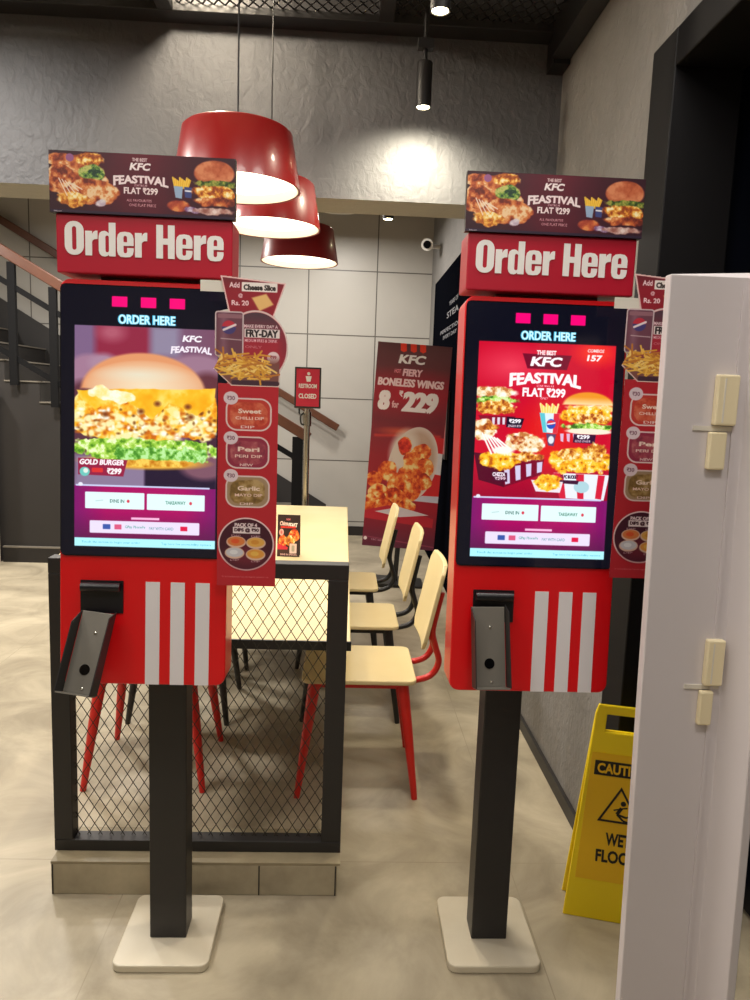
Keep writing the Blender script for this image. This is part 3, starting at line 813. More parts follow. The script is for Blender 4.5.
# ------------------------------------------------------------------ room shell
def plane_struct(name, x0, x1, y0, y1, z0, z1, m): return struct(obj(name, B(x0, x1, y0, y1, z0, z1), m))
plane_struct('floor', -5.0, 3.0, -3.0, 8.3, -0.1, 0.0, 'floor')
plane_struct('ceiling', -5.0, 3.0, -3.0, 8.3, 3.75, 3.85, 'ceiling')
plane_struct('wall_back', -5.0, 1.2, 8.0, 8.12, 0, 3.75, 'wall_tile')
plane_struct('wall_left', -5.0, -4.9, -3.0, 8.0, 0, 3.75, 'room')
plane_struct('wall_front', -4.9, 3.0, -3.0, -2.9, 0, 3.75, 'room')
# right wall: far part down to the floor, and the part above the opening
bm = bmesh.new()
prism(bm, [(0.87, 8.0, 0), (0.87, 2.25, 0), (0.87, 2.25, 2.50), (0.87, -2.9, 2.50), (0.87, -2.9, 3.75), (0.87, 8.0, 3.75)], (0.16, 0, 0))
struct(obj('wall_right', bm, 'plaster'))
plane_struct('wall_outer', 2.2, 2.3, -2.9, 3.2, 0, 3.75, 'board')
# hanging bulkhead and its soffit
bm = bmesh.new(); box(bm, -4.9, 0.87, 3.30, 3.55, 2.325, 3.75)
for f in bm.faces:
    if f.calc_center_median().z < 2.33: f.material_index = 1
struct(obj('wall_bulkhead', bm, ['plaster_dark', 'soffit']))
plane_struct('baseboard_right', 0.855, 0.869, 2.262, 7.98, 0, 0.055, 'skirt')
plane_struct('baseboard_back', -0.30, 0.85, 7.985, 7.999, 0, 0.10, 'skirt')
# black-framed glass opening on the right
bm = bmesh.new()
box(bm, 0.850, 1.04, 2.09, 2.249, 0, 2.50); box(bm, 0.850, 1.04, -2.88, 2.088, 2.40, 2.499)
struct(obj('window_frame_right', bm, 'night_frame', bevel=0.004))
gl = obj('window_1', B(1.24, 1.252, -2.88, 2.249, 0.02, 2.6), 'navy_glass'); struct(gl)
plane_struct('trim_1', 1.04, 1.24, 2.12, 2.249, 0, 2.6, 'navy_glass')
# pale column beside the foot of the stair wall, at the frame edge
plane_struct('wall_pier', -3.3, -2.87, 6.10, 6.30, 0, 1.45, 'room')

# suspended black grid ceiling
def diamond(bm, x0, x1, z0, z1, dw, dh, t, put):
    """expanded metal as crossing strands clipped to a rectangle; put(x, z) gives the 3-D point"""
    k = dh / dw
    for sgn in (1, -1):
        n0 = int((-(x1 - x0) * k) / dh) - 2; n1 = int((z1 - z0 + (x1 - x0) * k) / dh) + 2
        for n in range(n0, n1):
            c = n * dh
            pts = []
            f = (lambda x: z0 + c + (x - x0) * k) if sgn > 0 else (lambda x: z0 + c + (x1 - x) * k)
            g = (lambda z: x0 + (z - z0 - c) / k) if sgn > 0 else (lambda z: x1 - (z - z0 - c) / k)
            for x in (x0, x1):
                if z0 <= f(x) <= z1: pts.append((x, f(x)))
            for z in (z0, z1):
                if x0 < g(z) < x1: pts.append((g(z), z))
            if len(pts) < 2: continue
            a, b = pts[0], pts[1]
            if math.hypot(a[0] - b[0], a[1] - b[1]) < 1e-3: continue
            A, Bp, N = put(*a), put(*b), put.normal
            bar(bm, Vector(A) + Vector(N) * (t * .25 * sgn), Vector(Bp) + Vector(N) * (t * .25 * sgn), t, t * .5, N)
    return bm

class Put:
    def __init__(s, f, n): s.f = f; s.normal = n
    def __call__(s, x, z): return s.f(x, z)

CZ = 2.975
beams = thing('ceiling_grid', 'black steel beams framing the expanded mesh ceiling above the bulkhead', 'ceiling grid', (0, 0, CZ))
obj('front_beam', B(-4.9, 0.865, 3.19, 3.298, 0.0, 0.13), 'ceil_black', beams, bevel=0.003)
obj('wall_beam', B(0.79, 0.868, 0.5, 3.188, -0.10, 0.13), 'ceil_black', beams, bevel=0.003)
obj('wall_beam_end', B(0.80, 0.868, 3.189, 3.299, -0.115, -0.001), 'ceil_black', beams)
for x in (-3.9, -2.85, -1.8, -0.75, 0.12): obj('cross_beam', B(x - .03, x + .03, 0.5, 3.188, 0.0, 0.10), 'ceil_black', beams, bevel=0.003)
for y in (2.45, 1.5): obj('long_beam', B(-4.9, 0.789, y - .03, y + .03, 0.005, 0.09), 'ceil_black', beams)
xs = [-3.9, -2.85, -1.8, -0.75, 0.12, 0.79]
for i in range(len(xs) - 1):
    for (ya, yb) in ((2.48, 3.19),):
        bm = bmesh.new()
        diamond(bm, xs[i] + .03, xs[i + 1] - (.03 if i < 4 else 0), ya, yb, 0.045, 0.075, 0.006, Put(lambda x, y: (x, y, 0.03), (0, 0, 1)))
        obj('mesh_panel', bm, 'ceil_mesh', beams)
for nm, x in (('pale', -0.05), ('dark', 0.0)): pass
duct = tag(obj('ceiling_duct', tube(bmesh.new(), [(-4.8, 3.0, 3.6), (0.8, 3.0, 3.6)], 0.10, 24), 'ceil_black', smooth=True), 'dark round duct above the black ceiling mesh', 'duct')
lt = thing('tube_light', 'bright tube light shining through the ceiling mesh', 'light', (-0.62, 2.78, 3.20))
obj('housing', B(-.10, .10, -.03, .03, 0, .05), 'ceil_black', lt); obj('lamp_tube', tube(bmesh.new(), [(-.09, 0, -.02), (.09, 0, -.02)], 0.018, 10), 'spot_glow', lt, smooth=True)
obj('hanger', tube(bmesh.new(), [(0, 0, .05), (0, 0, .55)], 0.005, 6), 'ceil_black', lt)

# ------------------------------------------------------------------ kiosks
PX = 0.368 / 165.0            # metres per photograph pixel on the front panel
PW, PZ0, PL = 0.368, 0.838, 0.893
YB, TILT = -0.275, math.radians(-3.2)
banner_me = None

def make_kiosk(screen_me, banner_me, card_me, card_back):
    t = thing('ordering_kiosk', '', 'kiosk')
    obj('base_plate', prism(bmesh.new(), [(x, y, 0) for x, y in rrect(.25, .28, .025, 5)], (0, 0, .022)), 'plate', t, bevel=0.004)
    o = obj('post', B(-.049, .049, -.040, .040, .0222, 1.55), 'black_steel', t, bevel=0.003)
    # housing behind the panel, joined to the post
    obj('rear_housing', B(-.145, .145, -.175, -.0402, .90, 1.66), 'dark_red', t, bevel=0.01)
    P = bpy.data.objects.new('front_panel_pivot', None)
    # panel: rounded slab with its face tilted slightly back
    pn = obj('front_panel', prism(bmesh.new(), [(x, 0, z) for x, z in rrect(PW, PL, .022, 6, 0, PL / 2)], (0, .095, 0)), 'red', t, loc=(0, YB, PZ0), rot=(TILT, 0, 0), bevel=0.003)
    def px(x): return (x - 144.8) * PX
    def pz(y): return PL - (y - 285) * PL / 400.0
    g = obj('display_bezel', prism(bmesh.new(), [(x, 0, z) for x, z in rrect(px(224.5) - px(63.5), pz(290) - pz(554.5), .012, 5, (px(224.5) + px(63.5)) / 2, (pz(290) + pz(554.5)) / 2)], (0, -.004, 0)), 'black_glass', pn, loc=(0, -.0002, 0))
    s = link('display_screen', screen_me, 'screen', g, loc=(px(64.5), -.0048, pz(553.2)))
    for x in (147, 171.8, 196.6):
        obj('stripe', B(px(x), px(x + 14), -.0012, 0, 0.001, pz(579.5)), 'stripe', pn, loc=(0, -.0002, 0))
    pk = obj('card_reader_pocket', B(px(83), px(125), -.003, .0, pz(612), pz(579)), 'pocket', pn, loc=(0, -.0002, 0))
    tube(b2 := bmesh.new(), [(px(85), -.012, pz(585)), (px(123), -.012, pz(585))], .010, 14)
    obj('pocket_roller', b2, 'pocket', pk, smooth=True)
    # payment terminal bracket: a swung channel of folded metal
    br = bpy.data.objects.new('terminal_bracket', None)
    # header
    obj('header_neck', B(-.11, .125, -.185, -.09, 1.715, 1.747), 'dark_red', t, bevel=0.003)
    hd = obj('header_box', B(-.186, .186, -.235, -.135, 1.740, 1.862), 'deep_red', t, bevel=0.003)
    heavy_text('lettering', 'Order Here', 'white_letter', hd, 0.0, 1.812, .335, .069, -.2362)
    bn = obj('header_banner', B(-.195, .192, -.242, -.222, 1.862, 1.986), 'black_steel', t)
    link('banner_print', banner_me, 'art', bn, loc=(-.1948, -.2426, 1.8625))
    cd = obj('side_card', card_back, 'tape', t, loc=(-.010, -.2885, .017))
    link('card_print', card_me, 'art', cd, loc=(0, -.0014, 0))
    tp = obj('tape_strip', B(.128, .190, -.0008, 0, .001, .024), 'tape', t, loc=(0, -.2860, 1.706))
    t['_parts'] = 0
    del t['_parts']
    return t, pn, pk, (px, pz)

def make_bracket(parent, px, pz, ax, az, tip_dx, tip_dz, out, twist, name='terminal_bracket'):
    """folded channel hanging from the pocket; local y' forward out, given width"""
    W, L = .074, .176
    bm = bmesh.new()
    box(bm, -W / 2, W / 2, -.0015, .0015, -L, 0)
    b = obj(name, bm, 'bracket', parent, loc=(ax, -.02, az), rot=(math.radians(out), math.radians(tip_dx), math.radians(twist)), bevel=0.001)
    bm = bmesh.new()
    prism(bm, [(-W / 2 - .001, .0, .0), (-W / 2 - .001, -.036, -.03), (-W / 2 - .001, -.036, -L), (-W / 2 - .001, .0, -L)], (-.002, 0, 0))
    obj('left_flange', bm, 'bracket_dark', b)
    bm = bmesh.new()
    prism(bm, [(W / 2 + .001, .0, .005), (W / 2 + .001, -.030, -.012), (W / 2 + .001, -.036, -L), (W / 2 + .001, .0, -L)], (.002, 0, 0))
    obj('right_flange', bm, 'bracket_dark', b)
    obj('bottom_lip', B(-W / 2, W / 2, -.036, 0.0, -L - .003, -L), 'bracket', b)
    bm = bmesh.new(); tube(bm, [(0, -.0015, -.125), (0, -.0030, -.125)], .0115, 20); obj('cable_hole', bm, 'lens', b)
    for z in (-.045, -.165):
        bm = bmesh.new(); lathe(bm, [(0, .0), (.0035, .0), (.003, .002), (0, .003)], 12); o = obj('screw', bm, 'screw', b, smooth=True, loc=(.004, -.0018, z), rot=(math.radians(90), 0, 0))
    return b

banner = paint_banner().mesh('banner_print', .3866, .123)
card_art, mask = paint_card()
cw, chh = 82 * PX, 315 * PX * .955
card_me = card_art.mesh('card_print', cw, chh, mask)
cx0 = (212 - 144.8) * PX; cz0 = PZ0 + PL - (587 - 285) * PL / 400.0 + .002
card_me.transform(Matrix.Translation((cx0, 0, cz0)))
# backing of the card: the same outline cut in 1.2 mm board
H_, W_ = mask.shape
def card_backing():
    bm = bmesh.new()
    rows = np.linspace(0, H_ - 1, 110).astype(int)
    left, right = [], []
    for r in rows:
        k = np.where(mask[r])[0]
        if len(k) == 0: continue
        z = cz0 + chh * (1 - (r + .5) / H_)
        left.append((cx0 + cw * (k[0] + 1) / W_, 0, z)); right.append((cx0 + cw * k[-1] / W_, 0, z))
    fr = [bm.verts.new(p) for p in left]; fl = [bm.verts.new(p) for p in right]
    br_ = [bm.verts.new((p[0], .0012, p[2])) for p in left]; bl = [bm.verts.new((p[0], .0012, p[2])) for p in right]
    for i in range(len(left) - 1):
        bm.faces.new((fr[i], fl[i], fl[i + 1], fr[i + 1])); bm.faces.new((br_[i + 1], bl[i + 1], bl[i], br_[i]))
        bm.faces.new((fr[i], fr[i + 1], br_[i + 1], br_[i])); bm.faces.new((fl[i + 1], fl[i], bl[i], bl[i + 1]))
    bm.faces.new((fr[0], br_[0], bl[0], fl[0])); bm.faces.new((fr[-1], fl[-1], bl[-1], br_[-1]))
    return bm

SW, SH = 160 * PX, (553.2 - 291) * PX
KG = 'self ordering kiosks'
kA, pnA, pkA, (px, pz) = make_kiosk(paint_burger_screen().mesh('burger_screen', SW, SH), banner, card_me, card_backing())
kA.location = (-.437, 1.905, 0)
kB, pnB, pkB, _ = make_kiosk(paint_feast_screen().mesh('meal_screen', SW, SH), banner, card_me, card_backing())
kB.location = (.443, 1.905, 0)
for o in kB.children:
    if o.name.startswith('side_card'): o.location.z += .040; o.location.x -= .004
tag(kA, 'red self-ordering kiosk on a black post, its screen showing one large burger', 'kiosk', KG)
tag(kB, 'red self-ordering kiosk on a black post, its screen showing many meals on red', 'kiosk', KG)
make_bracket(kA, px, pz, px(104), PZ0 + pz(609), 4, 0, -24, -9).location.y = YB - .012
make_bracket(kB, px, pz, px(97), PZ0 + pz(594), 0, 0, -16, 4).location.y = YB - .012

# ------------------------------------------------------------------ partition with expanded metal
kb = thing('partition_kerb', 'low grey tiled kerb under the black mesh partition', 'kerb', (-.405, 2.15, 0))
obj('kerb_body', B(-.424, .424, -.078, .10, 0, .098), 'concrete_edge', kb, bevel=0.003)
obj('kerb_top', B(-.424, .432, -.078, .102, .0982, .106), 'kerb_top', kb)
obj('joint', B(.188, .192, -.0795, -.0785, .002, .097), 'black_line', kb)
obj('joint', B(-.421, -.417, -.0795, -.0785, .002, .097), 'black_line', kb)
obj('joint', B(.417, .421, -.0795, -.0785, .002, .097), 'black_line', kb)
pt = thing('mesh_partition', 'black steel frame filled with expanded metal mesh, standing on the tiled kerb', 'partition', (-.405, 2.15, .1062))
HW = .432; PH = .905
obj('top_rail', B(-HW, HW, -.025, .025, PH - .045, PH), 'frame_black', pt, bevel=0.002)
obj('bottom_rail', B(-HW, HW, -.025, .025, 0, .035), 'frame_black', pt, bevel=0.002)
obj('frame_post', B(-HW, -HW + .055, -.0249, .0249, .0355, PH - .0455), 'frame_black', pt, bevel=0.002)
obj('frame_post', B(HW - .06, HW, -.0249, .0249, .0355, PH - .0455), 'frame_black', pt, bevel=0.002)
bm = bmesh.new()
diamond(bm, -HW + .055, HW - .06, .036, PH - .046,   .0335, .054, .0023, Put(lambda x, z: (x, 0.004, z), (0, 1, 0)))
obj('mesh_infill', bm, 'mesh', pt)

# ------------------------------------------------------------------ table
tb = thing('dining_table', 'long cream topped dining table behind the black mesh partition', 'table', (-.33, 3.63, 0))
obj('tabletop', B(-.37, .37, -1.41, 1.41, .722, .750), 'laminate', tb, bevel=0.003)
obj('edge_band', B(-.372, .372, -1.418, -1.4105, .722, .7505), 'chair_black', tb)
obj('apron', B(-.30, .30, -1.10, 1.36, .690, .7215), 'chair_black', tb)
for x in (-.275, .275):
    for y in (.20, 1.33): obj('leg', B(x - .02 * (1 if x > 0 else 1), x + .02, y - .02, y + .02, 0, .6898), 'chair_black', tb, bevel=.002)

tent = thing('tabletop_card', 'small dark promotional card of orange chicken standing on the cream table', 'card', (-.242, 3.41, .7505), math.radians(-2))
bm = bmesh.new()
prism(bm, [(-.052, -.001, 0), (.052, -.001, 0), (.052, .012, .195), (-.052, .012, .195)], (0, .0016, 0))
prism(bm, [(-.052, .045, 0), (.052, .045, 0), (.052, .0145, .195), (-.052, .0145, .195)], (0, .0012, 0))
obj('card_stock', bm, 'black_print', tent)
tm = paint_tent().mesh('tent_print', .102, .194)
link('printed_face', tm, 'art', tent, loc=(-.051, -.0016, .0004), rot=(math.radians(-3.82), 0, 0))

# ------------------------------------------------------------------ chairs
def make_chair(paint, label):
    t = thing('dining_chair', label, 'chair')
    seat = prism(bmesh.new(), [(x, y, .440) for x, y in rrect(.43, .40, .035, 6)], (0, 0, .018))
    obj('seat', seat, 'laminate', t, bevel=0.005)
    bm = bmesh.new()
    for y in (-.155, .155): bar(bm, (-.18, y, .427), (.17, y, .427), .022, .024)
    for x in (-.17, .16): bar(bm, (x, -.155, .427), (x, .155, .427), .022, .022)
    obj('seat_frame', bm, paint, t, bevel=.002)
    for sx in (-1, 1):
        for sy in (-1, 1):
            bm = tube(bmesh.new(), [(sx * .165, sy * .155, .430), (sx * .19, sy * .18, .25), (sx * .222, sy * .212, 0.0)], [.023, .019, .0115], 12)
            obj('leg', bm, paint, t, smooth=True)
    # backrest: gently curved ply panel
    bm = bmesh.new(); n = 10
    def pt(u, v, th):     # u across -1..1, v height 0..1
        x = .226 + .070 * v + .012 * (1 - u * u) + th
        return (x, u * .175, .565 + .325 * v)
    out = rrect(2, 1, .12, 5, 0, .5)
    gf = []
    NU, NV = 12, 10
    grid = {}
    for side, th in ((0, 0.0), (1, .016)):
        for i in range(NU + 1):
            for j in range(NV + 1):
                u = -1 + 2 * i / NU; v = j / NV
                # round the corners by pulling the edge in
                e = max(0, abs(v - .5) * 2 - .72) / .28
                k = 1 - .16 * e * e
                grid[side, i, j] = bm.verts.new(pt(u * k, v, th))
    for i in range(NU):
        for j in range(NV):
            bm.faces.new((grid[0, i, j], grid[0, i + 1, j], grid[0, i + 1, j + 1], grid[0, i, j + 1]))
            bm.faces.new((grid[1, i, j + 1], grid[1, i + 1, j + 1], grid[1, i + 1, j], grid[1, i, j]))
    for i in range(NU):
        for j in (0, NV): bm.faces.new((grid[0, i, j], grid[1, i, j], grid[1, i + 1, j], grid[0, i + 1, j]))
    for j in range(NV):
        for i in (0, NU): bm.faces.new((grid[0, i, j], grid[0, i, j + 1], grid[1, i, j + 1], grid[1, i, j]))
    obj('backrest', bm, 'laminate', t, smooth=True, bevel=.003)
    for y in (-.10, .10):
        pts = smooth_path([(.10, y, .424), (.20, y, .424), (.275, y, .445), (.305, y, .50), (.290, y, .56), (.276, y, .62), (.289, y, .70), (.305, y, .775)], 5)
        o = obj('back_support', tube(bmesh.new(), pts, .0125, 10), paint, t, smooth=True)
    return t

G = 'chairs along the long table'
chR = make_chair('chair_red', 'red-framed cream chair nearest the camera at the right side of the table')
chR.location = (.085, 2.84, 0); chR['group'] = G
chB = make_chair('chair_black', 'black-framed cream chair in the middle of the right side of the table')
chB.location = (.066, 3.50, 0); chB['group'] = G
c = dup(chB); c.location = (.0, 4.17, 0); c['label'] = 'black-framed cream chair at the far end of the right side, beside the red poster'
c = dup(chR); c.location = (-.715, 2.87, 0); c.rotation_euler.z = math.pi; c['label'] = 'red-framed cream chair seen through the mesh under the burger kiosk'
c = dup(chB); c.location = (-.715, 3.45, 0); c.rotation_euler.z = math.pi; c['label'] = 'black-framed chair behind the red chair on the left side of the table'
c = dup(chB); c.location = (-.715, 4.15, 0); c.rotation_euler.z = math.pi; c['label'] = 'black-framed chair at the far end of the left side of the table'

# ------------------------------------------------------------------ pendant lamps
def make_pendant(label):
    t = thing('pendant_lamp', label, 'lamp', group='red pendant lamps')
    sh = obj('lamp_shade', lathe(bmesh.new(), [(.0, .175), (.164, .175), (.172, .168), (.200, 0), (.196, 0), (.166, .163), (0, .167)], 56), 'shade_red', t, smooth=True)
    obj('shade_lining', lathe(bmesh.new(), [(.1945, .002), (.1645, .161), (0, .164), (0, .16), (.162, .158), (.192, .002)], 56), 'shade_in', sh, smooth=True)
    obj('lamp_diffuser', lathe(bmesh.new(), [(0, .040), (.180, .040), (.185, .030), (0, .028)], 48), 'glow', t, smooth=True)
    obj('cord', tube(bmesh.new(), [(0, 0, .176), (0, 0, 1.568)], .0028, 8), 'ceil_black', t)
    obj('cord_grip', lathe(bmesh.new(), [(0, .21), (.012, .21), (.022, .1755), (0, .1755)], 16), 'ceil_black', t, smooth=True)
    return t
pl = make_pendant('red drum pendant lamp nearest the camera, highest in the row over the table')
pl.location = (-.362, 2.5, 2.140)
for (x, y, z, lb) in ((-.318, 3.1, 2.150, 'red pendant lamp in the middle of the three over the table'), (-.256, 4.0, 2.175, 'red pendant lamp farthest away, lowest of the three over the table')):
    c = dup(pl); c.location = (x, y, z); c['label'] = lb

# ------------------------------------------------------------------ ceiling spots
def make_spot(label, z_top):
    t = thing('ceiling_spotlight', label, 'spotlight', group='black ceiling spotlights')
    obj('spot_body', lathe(bmesh.new(), [(0, .165), (.026, .165), (.030, .16), (.030, .0), (.026, .0), (.024, .012), (0, .012)], 28), 'ceil_black', t, smooth=True)
    obj('spot_lens', lathe(bmesh.new(), [(0, .002), (.0235, .002), (.0235, .010), (0, .010)], 24), 'spot_glow', t)
    obj('spot_stem', tube(bmesh.new(), [(0, 0, .165), (0, 0, z_top)], .009, 10), 'ceil_black', t)
    obj('spot_mount', B(-.03, .03, -.02, .02, .21, .245), 'ceil_black', t, bevel=.002)
    return t
s1 = make_spot('black cylinder spotlight hanging in front of the bulkhead', .36)
s1.location = (.268, 3.05, 2.613)
s2 = dup(s1); s2.location = (.245, 2.35, 2.625); s2['label'] = 'black ceiling spotlight at the top edge, nearer than the one by the bulkhead'
s3 = dup(s1); s3.location = (.205, 4.2, 2.455); s3['label'] = 'small bright spotlight beyond the bulkhead in front of the tiled wall'
for o in s3.children:
    if o.name.startswith('spot_stem'): o.scale.z = 3.6; o.location.z = -.43

# ------------------------------------------------------------------ stairs at the back left
SY0, SY1 = 6.36, 7.95
st = thing('staircase', 'dark grey staircase rising to the left along the tiled wall', 'staircase', (0, SY0, 0))
N = 14; RUN, RISE = .2830, .1690
xe = -.27
prof = [(xe, 0)]
x, z = xe, 0
for i in range(N):
    z += RISE; prof.append((x, z)); x -= RUN; prof.append((x, z))
prof.append((x, 0))
bm = bmesh.new(); prism(bm, [(p[0], 0, p[1]) for p in prof], (0, SY1 - SY0 - .02, 0)); obj('step_block', bm, 'stair_side', st)
for i in range(N):
    xx = xe - i * RUN; zz = (i + 1) * RISE
    obj('tread', B(xx - RUN + .0005, xx + .018, -.012, SY1 - SY0 - .021, zz + .0002, zz + .012), 'tread', st)
bm = bmesh.new(); box(bm, -2.86, -.50, -.035, -.0005, 0, .125); obj('stair_plinth', bm, 'skirt', st)
obj('plinth_cap', B(-2.86, -.50, -.038, -.0005, .1255, .137), 'tread', st)
# wall skirting that follows the flight
bm = bmesh.new()
sl = RISE / RUN
def ln(x, off): return (xe - x) * sl + off
prism(bm, [(xe + .1, SY1 - SY0 - .018, 0.02), (-4.2, SY1 - SY0 - .018, ln(-4.2, .0)), (-4.2, SY1 - SY0 - .018, ln(-4.2, .42)), (xe + .1, SY1 - SY0 - .018, ln(xe + .1, .40))], (0, .016, 0))
obj('stair_skirting', bm, 'stair_side', st)

def rail(name, label, xa, za, xb, zb, y, parts):
    pass
r1 = thing('wall_handrail', 'brown wooden handrail on the tiled wall above the stairs', 'handrail', (0, 7.9, 0))
bm = bmesh.new(); bar(bm, (-.064, 0, 1.163), (-3.494 - .9, 0, 3.118 + .52), .05, .075); obj('rail_bar', bm, 'wood', r1, bevel=.008)
for k in (.12, .45, .8):
    x = -.064 - 3.43 * k; z = 1.163 + 1.955 * k
    obj('rail_bracket', tube(bmesh.new(), [(x, 0, z - .04), (x, .02, z - .09), (x, .0995, z - .10)], .009, 8), 'chair_black', r1)
r2 = thing('stair_railing', 'wooden rail with black flat bars and posts on the open side of the stairs', 'railing', (0, 6.30, 0))
k2 = (2.592 - 1.150) / (-2.837 + .306)
f = lambda x, o=0: 1.150 + (x + .306) * k2 + o
bm = bmesh.new(); bar(bm, (-.29, 0, f(-.29)), (-3.9, 0, f(-3.9)), .05, .085); obj('rail_bar', bm, 'wood', r2, bevel=.008)
for off in (-.235, -.80):
    bm = bmesh.new(); bar(bm, (-.38, 0, max(f(-.38, off), .1)), (-3.9, 0, f(-3.9, off)), .012, .045); obj('flat_bar', bm, 'rail_black', r2)
for x in (-.385, -1.16, -1.94, -2.385, -2.71):
    n_step = int((xe - x) / RUN) + 1
    z0 = max(0, n_step * RISE - .03)
    if x > -.5: z0 = 0
    obj('rail_post', B(x - (.045 if x > -.5 else .03), x + (.045 if x > -.5 else .03), -.02, .02, z0, f(x, -.05)), 'rail_black', r2)

# ------------------------------------------------------------------ roll-up banner
ru_me = paint_rollup().mesh('poster_print', .580, 1.62)
ru = thing('poster_stand', 'tall red poster of fiery boneless wings on a stand in front of the tiled wall', 'poster stand', (.448, 5.9, 0))
ru.rotation_euler = (0, math.radians(2.6), math.radians(-3))
obj('poster_board', B(-.29, .29, 0, .008, .30, 1.92), 'deep_red', ru)
link('poster_print', ru_me, 'art', ru, loc=(-.29, -.0016, .30))
obj('stand_base', prism(bmesh.new(), [(x, y, .010) for x, y in rrect(.44, .30, .03, 5, 0, .02)], (0, 0, .016)), 'chair_black', ru)
obj('support_pole', B(-.02, .02, .0085, .030, .0265, 1.55), 'chair_black', ru)

# ------------------------------------------------------------------ sign on a stainless stand
sg = thing('notice_stand', 'small red framed notice on a stainless steel stand behind the table', 'sign', (-.262, 5.3, 0))
obj('stand_base', lathe(bmesh.new(), [(0, 0), (.15, 0), (.15, .012), (.03, .03), (0, .03)], 36), 'steel', sg, smooth=True)
obj('stand_pole', tube(bmesh.new(), [(0, 0, .03), (0, 0, 1.40)], .022, 18), 'steel', sg, smooth=True)
fr = obj('sign_frame', B(-.092, .092, -.014, .006, 1.405, 1.690), 'frame_black', sg, bevel=.003)
obj('sign_face', B(-.080, .080, -.0165, -.0142, 1.418, 1.678), mat('sign_red', (200, 30, 60), .4), fr)
text_mesh('lettering', 'RESTROOM', 'white_letter', fr, 0, 0, .125, .030, -.0170, .04).location.z = 1.560
text_mesh('lettering', 'CLOSED', 'white_letter', fr, 0, 0, .125, .034, -.0170, .04).location.z = 1.490
bm = bmesh.new(); lathe(bm, [(0, .0008), (.011, .0008), (.011, 0), (0, 0)], 16); 
obj('pictogram', bm, 'white_letter', fr, loc=(.005, -.0168, 1.645), rot=(math.radians(90), 0, 0))
bm = bmesh.new(); prism(bm, [(-.016, 0, 1.628), (.026, 0, 1.628), (.018, 0, 1.590), (-.008, 0, 1.590)], (0, -.0008, 0)); obj('pictogram', bm, 'white_letter', fr, loc=(0, -.0168, 0))
obj('belt_hook', tube(bmesh.new(), smooth_path([(-.024, -.02, 1.37), (-.045, -.03, 1.35), (-.040, -.03, 1.30), (-.024, -.02, 1.29)], 5), .006, 8), 'chair_black', sg, smooth=True)
obj('stand_collar', tube(bmesh.new(), [(0, 0, 1.28), (0, 0, 1.38)], .030, 18), 'steel', sg, smooth=True)

# ------------------------------------------------------------------ black board and small framed print on the right wall
bd = thing('menu_board', 'large black board with small white words on the right wall behind the red poster', 'board', (.869, 6.3, 0))
obj('board_panel', B(-.03, -.001, -1.35, 1.08, .001, 2.60), 'board', bd, bevel=.004)
def wall_text(s, yc, zc, w, h, parent, m='faded_letter'):
    v, t, _ = text_tris(s, .02); bm = bmesh.new()
    vs = [bm.verts.new((-.0305, yc - (p[0] - .5) * w, zc + (p[1] - .5) * h)) for p in v]
    for a in t:
        try: bm.faces.new([vs[i] for i in a])
        except ValueError: pass
    return obj('lettering', bm, m, parent)
wall_text('YEARS OF', -.25, 2.285, .50, .036, bd); wall_text('STEA', -.22, 2.20, .66, .050, bd); wall_text('PERFECTION', -.1, 2.085, 1.2, .032, bd); wall_text('EVERY DAY', -.1, 2.03, .8, .030, bd)
fp = thing('framed_print', 'small maroon print on the black board beside the red poster', 'picture', (.835, 6.35, 1.02))
obj('picture_frame', B(-.020, -.001, -.40, .40, 0, .55), 'frame_black', fp)
obj('print_face', B(-.0215, -.0203, -.36, .36, .04, .51), mat('maroon_print', (160, 56, 70), .6, noise=(5, (190, 110, 100), .1)), fp)

cc = thing('security_camera', 'small white security camera high on the tiled wall by the corner', 'camera', (.74, 7.3, 2.95))
obj('camera_body', tube(bmesh.new(), [(0, .02, 0), (-.02, -.14, -.03)], .055, 20), 'cctv', cc, smooth=True)
obj('camera_lens', tube(bmesh.new(), [(-.0202, -.141, -.0302), (-.0212, -.149, -.0315)], .036, 16), 'lens', cc, smooth=True)
obj('camera_bracket', tube(bmesh.new(), [(0, .03, 0), (.05, .08, .0), (.128, .09, .0)], .02, 10), 'cctv', cc, smooth=True)

# ------------------------------------------------------------------ wet floor sign
wf = thing('wet_floor_sign', 'yellow folding caution sign on the floor beside the white panel', 'floor sign', (.842, 2.02, 0), math.radians(-15))
def sign_leaf(sgn):
    """one moulded leaf with a slot for the hand; outline as a frame so the slot is open"""
    bm = bmesh.new()
    def L(u, v):          # u across, v height 0..1
        hw = .140 - .056 * v
        return (u * hw, sgn * (-.005 - .055 * (1 - v)) , .0 + .64 * v)
    cols = [-1, -.62, .62, 1]; rows = [0, .04, .875, .955, 1.0]
    V = {}
    for s_, dy in ((0, 0), (1, .010 * sgn)):
        for i, u in enumerate(cols):
            for j, v in enumerate(rows):
                p = L(u * (.93 if j == len(rows) - 1 and abs(u) == 1 else 1), v); V[s_, i, j] = bm.verts.new((p[0], p[1] + dy, p[2]))
    for i in range(3):
        for j in range(4):
            if i == 1 and j == 2: continue
            bm.faces.new([V[0, i, j], V[0, i + 1, j], V[0, i + 1, j + 1], V[0, i, j + 1]])
            bm.faces.new([V[1, i, j + 1], V[1, i + 1, j + 1], V[1, i + 1, j], V[1, i, j]])
    def wall(a, b): bm.faces.new([V[0, a[0], a[1]], V[1, a[0], a[1]], V[1, b[0], b[1]], V[0, b[0], b[1]]])
    for i in range(3): wall((i, 0), (i + 1, 0)); wall((i, 4), (i + 1, 4))
    for j in range(4): wall((0, j), (0, j + 1)); wall((3, j), (3, j + 1))
    wall((1, 2), (2, 2)); wall((1, 3), (2, 3)); wall((1, 2), (1, 3)); wall((2, 2), (2, 3))
    return bm
